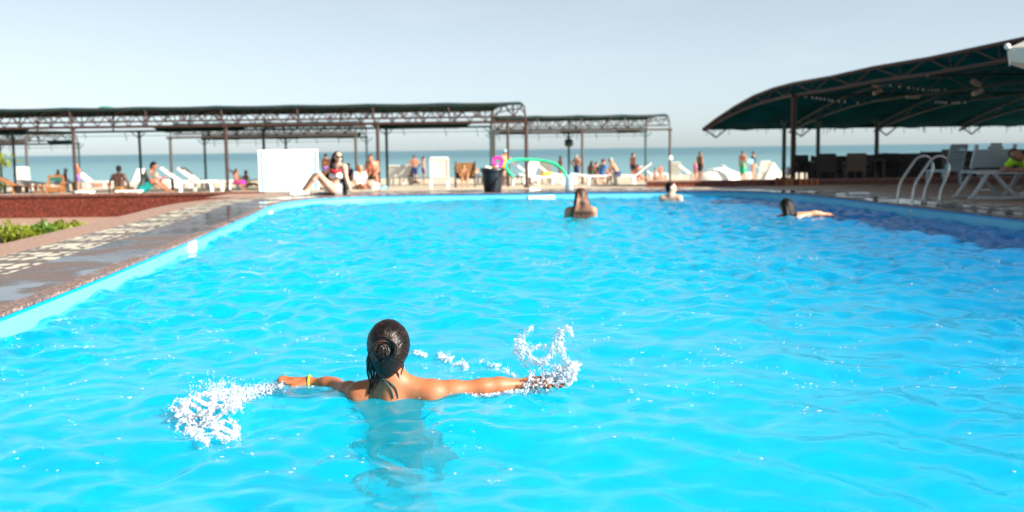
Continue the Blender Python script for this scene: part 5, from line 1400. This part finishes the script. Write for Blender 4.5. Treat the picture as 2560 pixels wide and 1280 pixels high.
for k in range(26):           # outer loop of the bun, lighter brown on top
    ph = rs_.uniform(0, 6.28); rr7 = rs_.uniform(0, .010)
    a0 = math.radians(rs_.uniform(-55, 10)); a1 = math.radians(rs_.uniform(150, 250)); cxj, czj, sxj = rs_.normal() * .004, rs_.normal() * .004, rs_.uniform(.85, 1.12); pts = []
    for i in range(22):
        t = i / 21; a = a0 + (a1 - a0) * t; q_ = ph + t * 5
        R0 = .045 + rr7 * math.cos(q_); pts.append(B7 + Vector((.004 + cxj + R0 * math.cos(a) * .95 * sxj, -.004 + rr7 * math.sin(q_) - .010 * math.sin(math.pi * t), R0 * math.sin(a) * 1.12 + .002 + czj)))
    (bunb if k % 3 else bun).path(pts, [.001] + [.0030] * 20 + [.001], 5)
for k in range(34):           # coil inside
    ph = rs_.uniform(0, 6.28); R0 = rs_.uniform(.008, .030); pts = []; x0 = -.008 + rs_.normal() * .008; z0j = rs_.normal() * .008; sj = rs_.uniform(.55, 1.15)
    for i in range(16):
        a = ph + i / 15 * 4.6; pts.append(B7 + Vector((x0 + sj * R0 * math.cos(a), -.020 + .022 * (R0 / .03) ** 2 + .003 * math.sin(a * 2), R0 * math.sin(a) * 1.15 - .004 + z0j)))
    (bunb if k % 6 == 0 else bun).path(pts, [.001] + [.0032] * 14 + [.001], 5)
bun.ell(B7 + Vector((-.004, .012, 0)), (.046, .022, .050), 16, 10)
bo = bun.build('bun', M_h7, hair7, True); bunb.build('bun_highlight', M_h7b, hair7, True)
from mathutils.bvhtree import BVHTree
BVH = BVHTree.FromObject(sw, bpy.context.evaluated_depsgraph_get())
def hit7(u, v, off=.004, far=4.375):
    d = ray(u, v); o_ = Vector((0, 0, CAMZ)) - O7; r_ = BVH.ray_cast(o_, d)
    lim = far / d.y
    if r_[0] is None or r_[3] > lim + .08: return Vector(w7(dep(u, v, far)))
    return r_[0] - d * off
# loose wet locks at the nape
mb = MB()
locks = [((928, 895), (921, 925), (926, 958), (922, 985)), ((925, 880), (918, 905), (920, 935), (926, 960)), ((935, 922), (932, 945), (926, 968), (917, 990)), ((944, 925), (940, 942), (934, 958), (929, 975)),
         ((952, 925), (948, 940), (943, 950), (940, 962)), ((985, 915), (990, 925), (996, 935), (999, 946)), ((1004, 905), (1007, 918), (1005, 930), (1003, 938)), ((968, 922), (967, 930), (966, 938), (967, 944)), ((930, 905), (926, 930), (930, 945), (928, 956))]
for P in locks:
    for r_ in range(4):
        jx, jy = rs_.normal() * 3.0, rs_.normal() * 2
        pts = [(hit7(P[i][0] + jx * (1 - .35 * i) + rs_.normal(), P[i][1] + jy, .005, 4.33) if i else Vector(w7(dep(P[i][0] + jx, P[i][1] + jy, 4.305)))) for i in range(4)]
        mb.path(cat_(pts, 4), [.0036 - .0030 * i / 12 for i in range(13)], 5)
f = Field(); f.chain([np.array(H7 + Vector((-.012, -.06, -.07))), np.array(H7 + Vector((-.022, -.062, -.105))), np.array(H7 + Vector((-.034, -.050, -.118)))], [.026, .012, .004], 120)
f.chain([np.array(H7 + Vector((.015, -.05, -.06))), np.array(H7 + Vector((.018, -.048, -.095)))], [.028, .010], 120)
field_obj('nape_hair', f, .006, M_h7, hair7)
mb.build('loose_locks', M_h7, hair7, True)
# bikini: halter band round the neck, knot and strings
M_bk = mat('teal_bikini_cloth', (.010, .050, .048), .45, .35, 20, .3)
bk7 = empty('bikini', (0, 0, 0)); bk7.parent = sw
nk = Vector(J7['neck']); mb = MB()
mb.path([nk + Vector((.0 + .062 * math.cos(a), .004 + .066 * math.sin(a), .006 - .014 * math.sin(a) * -1)) for a in np.linspace(0, 2 * math.pi, 28, endpoint=False)], .0042, 6, closed=True)
K = hit7(957, 946, .006)
mb.ell(K, (.009, .008, .009), 8, 6)
mb.build('neck_band', M_bk, bk7, True); mb = MB()
for (pp_, rr_) in ((((957, 946), (943, 958), (933, 974), (929, 994)), .0030), (((957, 946), (953, 960), (950, 978), (951, 996)), .0032), (((957, 946), (967, 956), (978, 972), (984, 994)), .0032), (((957, 946), (975, 954), (990, 970), (996, 994)), .0028)):
    pts = [hit7(u, v + 2, .005) for (u, v) in cat_([Vector((a_, b_, 0)) for a_, b_ in pp_], 2) for u, v in [(u.x, u.y)]] if False else [hit7(q_.x, q_.y + 2, .004) for q_ in cat_([Vector((a_, b_, 0)) for a_, b_ in pp_], 3)]
    mb.path(cat_(pts, 5), rr_, 6, flat=.55)
mb.build('strings', M_bk, bk7, True)
f = Field(); pv = g7('pelvis'); f.ell(pv + (.02, -.01, -.02), (.165, .120, .085), 60); field_obj('bikini_bottom', f, .009, M_bk, bk7)
f = Field(); c7 = g7('chest'); f.cap(c7 + (-.09, 0, -.06), c7 + (.09, 0, -.06), .083, .083, 100)
V, Q = f.mesh(.009); keep = (np.abs(V[Q].mean(1)[:, 2] - c7[2] + .06) < .014); me = fast_mesh('back_band', V, Q[keep], M_bk); o = bpy.data.objects.new('back_band', me); COL.objects.link(o); o.parent = bk7
wb = MB().path([(0, .031 * math.cos(a), .034 * math.sin(a)) for a in np.linspace(0, 2 * math.pi, 16, endpoint=False)], .005, 8, closed=True).build('wristband', CL['lime'], sw, True); wb.location = Vector(w7(wL)) + Vector((-.008, 0, 0))

# ------------------------------------------------------------------ splashes and foam
M_foam, n, l, b = nmat('white_water')
b.inputs['Base Color'].default_value = (.62, .68, .76, 1); b.inputs['Roughness'].default_value = .35; b.inputs['IOR'].default_value = 1.33
b.inputs['Transmission Weight'].default_value = .22
t = n.new('ShaderNodeTexCoord'); z = n.new('ShaderNodeTexNoise'); z.inputs['Scale'].default_value = 90; bp = n.new('ShaderNodeBump'); bp.inputs['Strength'].default_value = .6; bp.inputs['Distance'].default_value = .01
l(t.outputs['Object'], z.inputs['Vector']); l(z.outputs[0], bp.inputs['Height']); l(bp.outputs[0], b.inputs['Normal'])
tf = n.new('ShaderNodeBsdfTransparent'); mf = n.new('ShaderNodeMixShader'); mf.inputs[0].default_value = .46; l(b.outputs[0], mf.inputs[1]); l(tf.outputs[0], mf.inputs[2]); l(mf.outputs[0], n['Material Output'].inputs[0])
def splash(name, lab, f, h):
    lo, hi = f.bounds(); c = (lo + hi) / 2; c[2] = 0
    V, Q = f.mesh(h, None, 1); me = fast_mesh(name, V - c, Q, M_foam); o = bpy.data.objects.new(name, me); COL.objects.link(o); o.location = tuple(c); tag(o, lab, 'splash', None, 'stuff'); return o
def spline(P, n=8): return cat_([Vector(p_) for p_ in P], n)
rs_ = np.random.RandomState(4)
def drop(f, p, r, k=260):
    r = r * .62; f.ell((p[0], p[1], p[2]), (r, r, r * rs_.uniform(.8, 1.5)), max(k, 620) if k > 150 else k)
def ribbon(f, P, w0, r0, dens=1.0, D=4.47, holes=.0):
    """a thin sheet of blobs along pixels P with width w0 (pixels)"""
    pts = cat_([Vector((u, v, 0)) for u, v in P], 7)
    for i in range(len(pts) - 1):
        for k in range(int(5 * dens)):
            t = rs_.rand(); q_ = pts[i].lerp(pts[i + 1], t); prog = (i + t) / (len(pts) - 1)
            w_ = w0 * (.35 + .65 * math.sin(math.pi * min(1, .15 + prog * .8)))
            u, v = q_.x + rs_.normal() * w_ * .42, q_.y + rs_.normal() * w_ * .42
            drop(f, dep(u, v, D + rs_.normal() * .012), r0 * rs_.uniform(.4, 1.15))
f = Field()
ribbon(f, [(1334, 932), (1310, 905), (1296, 885), (1292, 865), (1298, 845), (1315, 830), (1332, 816)], 17, .0034, 3.2)
ribbon(f, [(1300, 850), (1303, 862), (1304, 874), (1303, 886)], 26, .0031, 7)
ribbon(f, [(1306, 876), (1326, 874), (1345, 866), (1368, 864)], 11, .0030, 3)
ribbon(f, [(1325, 895), (1335, 905), (1352, 904), (1370, 895), (1383, 875), (1388, 852), (1398, 832), (1412, 820), (1424, 822), (1431, 842)], 12, .0032, 3)
ribbon(f, [(1386, 880), (1390, 862), (1396, 844), (1402, 830)], 22, .0030, 6)
ribbon(f, [(1402, 850), (1404, 875), (1412, 895), (1420, 915)], 15, .0033, 4)
ribbon(f, [(1320, 878), (1328, 892), (1345, 903)], 6, .0030, 4)
ribbon(f, [(1345, 915), (1360, 905), (1375, 912), (1392, 925)], 26, .0030, 3)
for k in range(1700):          # the dense fan at the hand
    t = rs_.rand(); s = rs_.rand() ** .8
    u = 1305 + 135 * t; top = 948 - 46 * t ** 1.15 + (9 * math.sin(t * 26)); bot = 985 - 30 * t + 6 * math.sin(t * 31)
    v = top + (bot - top) * s
    drop(f, dep(u + rs_.normal() * 2, v, 4.47 + rs_.normal() * .03), rs_.uniform(.0030, .0085), 240)
for k in range(60):           # fingers of water thrown from the fan
    t = rs_.rand(); u = 1395 + 50 * t; a = rs_.uniform(-.6, 1.6)
    for j in range(5): drop(f, dep(u + 4 * j * math.cos(a), 915 - 4 * j * math.sin(a) + 40 * rs_.rand() * (1 - t), 4.47), .0042 * (1 - j * .13))
for k in range(460):          # line of small white water along the arm
    t = rs_.rand(); u = 1085 + 235 * t; v = 992 - 2 * t * 6 + rs_.normal() * 2.4 - (4 * math.sin(t * 9)); drop(f, dep(u, v, 4.36 + rs_.normal() * .01), rs_.uniform(.0030, .0075))
for k in range(75):          # beads where the back leaves the water
    u = rs_.uniform(880, 1100); drop(f, dep(u, 1003 + rs_.normal() * 6, 4.29 + rs_.normal() * .03), rs_.uniform(.0016, .0040))
for k in range(700):          # flying drops
    u = rs_.normal(1375, 62); v = rs_.normal(872, 42)
    if v < 808 or v > 960: continue
    drop(f, dep(u, v, 4.47 + rs_.normal() * .06), rs_.uniform(.0014, .0040))
splash('splash', 'white splash with drops thrown up by the outstretched hand', f, .0025)
f = Field()
def surf_foam(f, P, w0, r0, dens, z0=.018, zr=.02, keep=lambda u, v: True):
    pts = cat_([Vector((u, v, 0)) for u, v in P], 7)
    for i in range(len(pts) - 1):
        for k in range(int(dens)):
            t = rs_.rand(); q_ = pts[i].lerp(pts[i + 1], t); prog = (i + t) / (len(pts) - 1); w_ = w0(prog)
            u, v = q_.x + rs_.normal() * w_ * .3, q_.y + rs_.normal() * w_ * .45
            if not keep(u, v): continue
            a_ = at(u, v, 0); hz0 = float(water_h(np.array([a_.x]), np.array([a_.y]))[0])
            p_ = at(u, v, hz0 + z0 * rs_.rand() ** 1.5); drop(f, p_, r0 * rs_.uniform(.4, 1.2), 200)
hole = lambda u, v: (math.sin(u * .11 + 1.7 * math.sin(v * .09)) * math.sin(v * .16 + 1.2 * math.sin(u * .07)) < .42)
surf_foam(f, [(712, 962), (680, 968), (645, 977), (610, 986), (575, 998)], lambda p: 9 + 20 * p, .0052, 95, .075)
surf_foam(f, [(600, 990), (560, 995), (525, 1005), (480, 1020), (445, 1035)], lambda p: 34 + 20 * math.sin(p * 3), .0064, 170, .045, keep=hole)
surf_foam(f, [(455, 1045), (500, 1050), (545, 1062), (590, 1075)], lambda p: 44 - 18 * p, .0060, 150, .04, keep=hole)
surf_foam(f, [(470, 1070), (500, 1095), (520, 1105)], lambda p: 15, .007, 14, .03)
surf_foam(f, [(545, 1085), (570, 1098), (590, 1088)], lambda p: 10, .007, 14, .03)
for k in range(520):
    u = rs_.normal(545, 100); v = 1030 + (560 - u) * .15 + rs_.normal() * 42; a_ = at(u, v, .03 + .03 * rs_.rand()); drop(f, a_, rs_.uniform(.0016, .004))
for (a, b_) in (((385, 985), (432, 968)),):
    for k in range(22):
        t = rs_.rand(); drop(f, at(a[0] + (b_[0] - a[0]) * t, a[1] + (b_[1] - a[1]) * t + rs_.normal() * 2, .01), .0035)
splash('splash', 'long trail of white foam behind the left hand of the nearest swimmer', f, .0034)
f = Field()
surf_foam(f, [(1035, 880), (1050, 884), (1066, 888)], lambda p: 8, .006, 14, .01)
surf_foam(f, [(1095, 888), (1120, 898), (1145, 908), (1168, 916)], lambda p: 13, .0065, 26, .012, keep=hole)
surf_foam(f, [(1200, 905), (1235, 912), (1262, 925), (1290, 938)], lambda p: 12, .0058, 16, .012, keep=hole)
for k in range(90):
    drop(f, at(rs_.uniform(1030, 1290), rs_.normal(912, 16), .008), rs_.uniform(.0012, .003))
splash('foam', 'small patches of foam drifting beyond the right arm of the nearest swimmer', f, .0032)
# little splashes at the far swimmer's arm
f = Field()
for k in range(40): drop(f, at(rs_.uniform(1990, 2042), rs_.normal(547, 2.2), .02 + .03 * rs_.rand()), rs_.uniform(.006, .015), 120)
splash('splash', 'small splash at the stretched arm of the dark haired far swimmer', f, .012)

# little white flecks: foam and bubbles, also put in as the water's glints
mb = MB(); rf_ = np.random.RandomState(17); n_f = 0
while n_f < 330:
    u = rf_.uniform(-50, 2600); v = 640 + 560 * rf_.rand() ** 1.6
    if v > 1000 and rf_.rand() < .5: continue
    p = at(u, v, 0)
    if not (-3.2 - .1 * p.y < p.x < 5.6) or p.y > 15: continue
    if math.sin(p.x * 1.9 + 1.2 * math.sin(p.y * .9)) * math.sin(p.y * 1.3 + .8 * math.sin(p.x * 1.5)) < -.15 and rf_.rand() < .8: continue
    for k in range(rf_.randint(1, 6)):
        x = p.x + rf_.normal() * .05; y = p.y + rf_.normal() * .05; z = float(water_h(np.array([x]), np.array([y]))[0]); r = rf_.uniform(.0015, .0048) * (.6 + p.y * .09)
        mb.ell((x, y, z + r * .2), (r * rf_.uniform(1, 3.2), r * rf_.uniform(.8, 1.6), r * .55), 6, 4, Matrix.Rotation(rf_.uniform(0, 3), 3, 'Z'))
    n_f += 1
o = mb.build('foam', M_foam, None, True); tag(o, 'tiny scattered white flecks all over the pool, foam and bubbles added also as glints', 'foam', None, 'stuff')
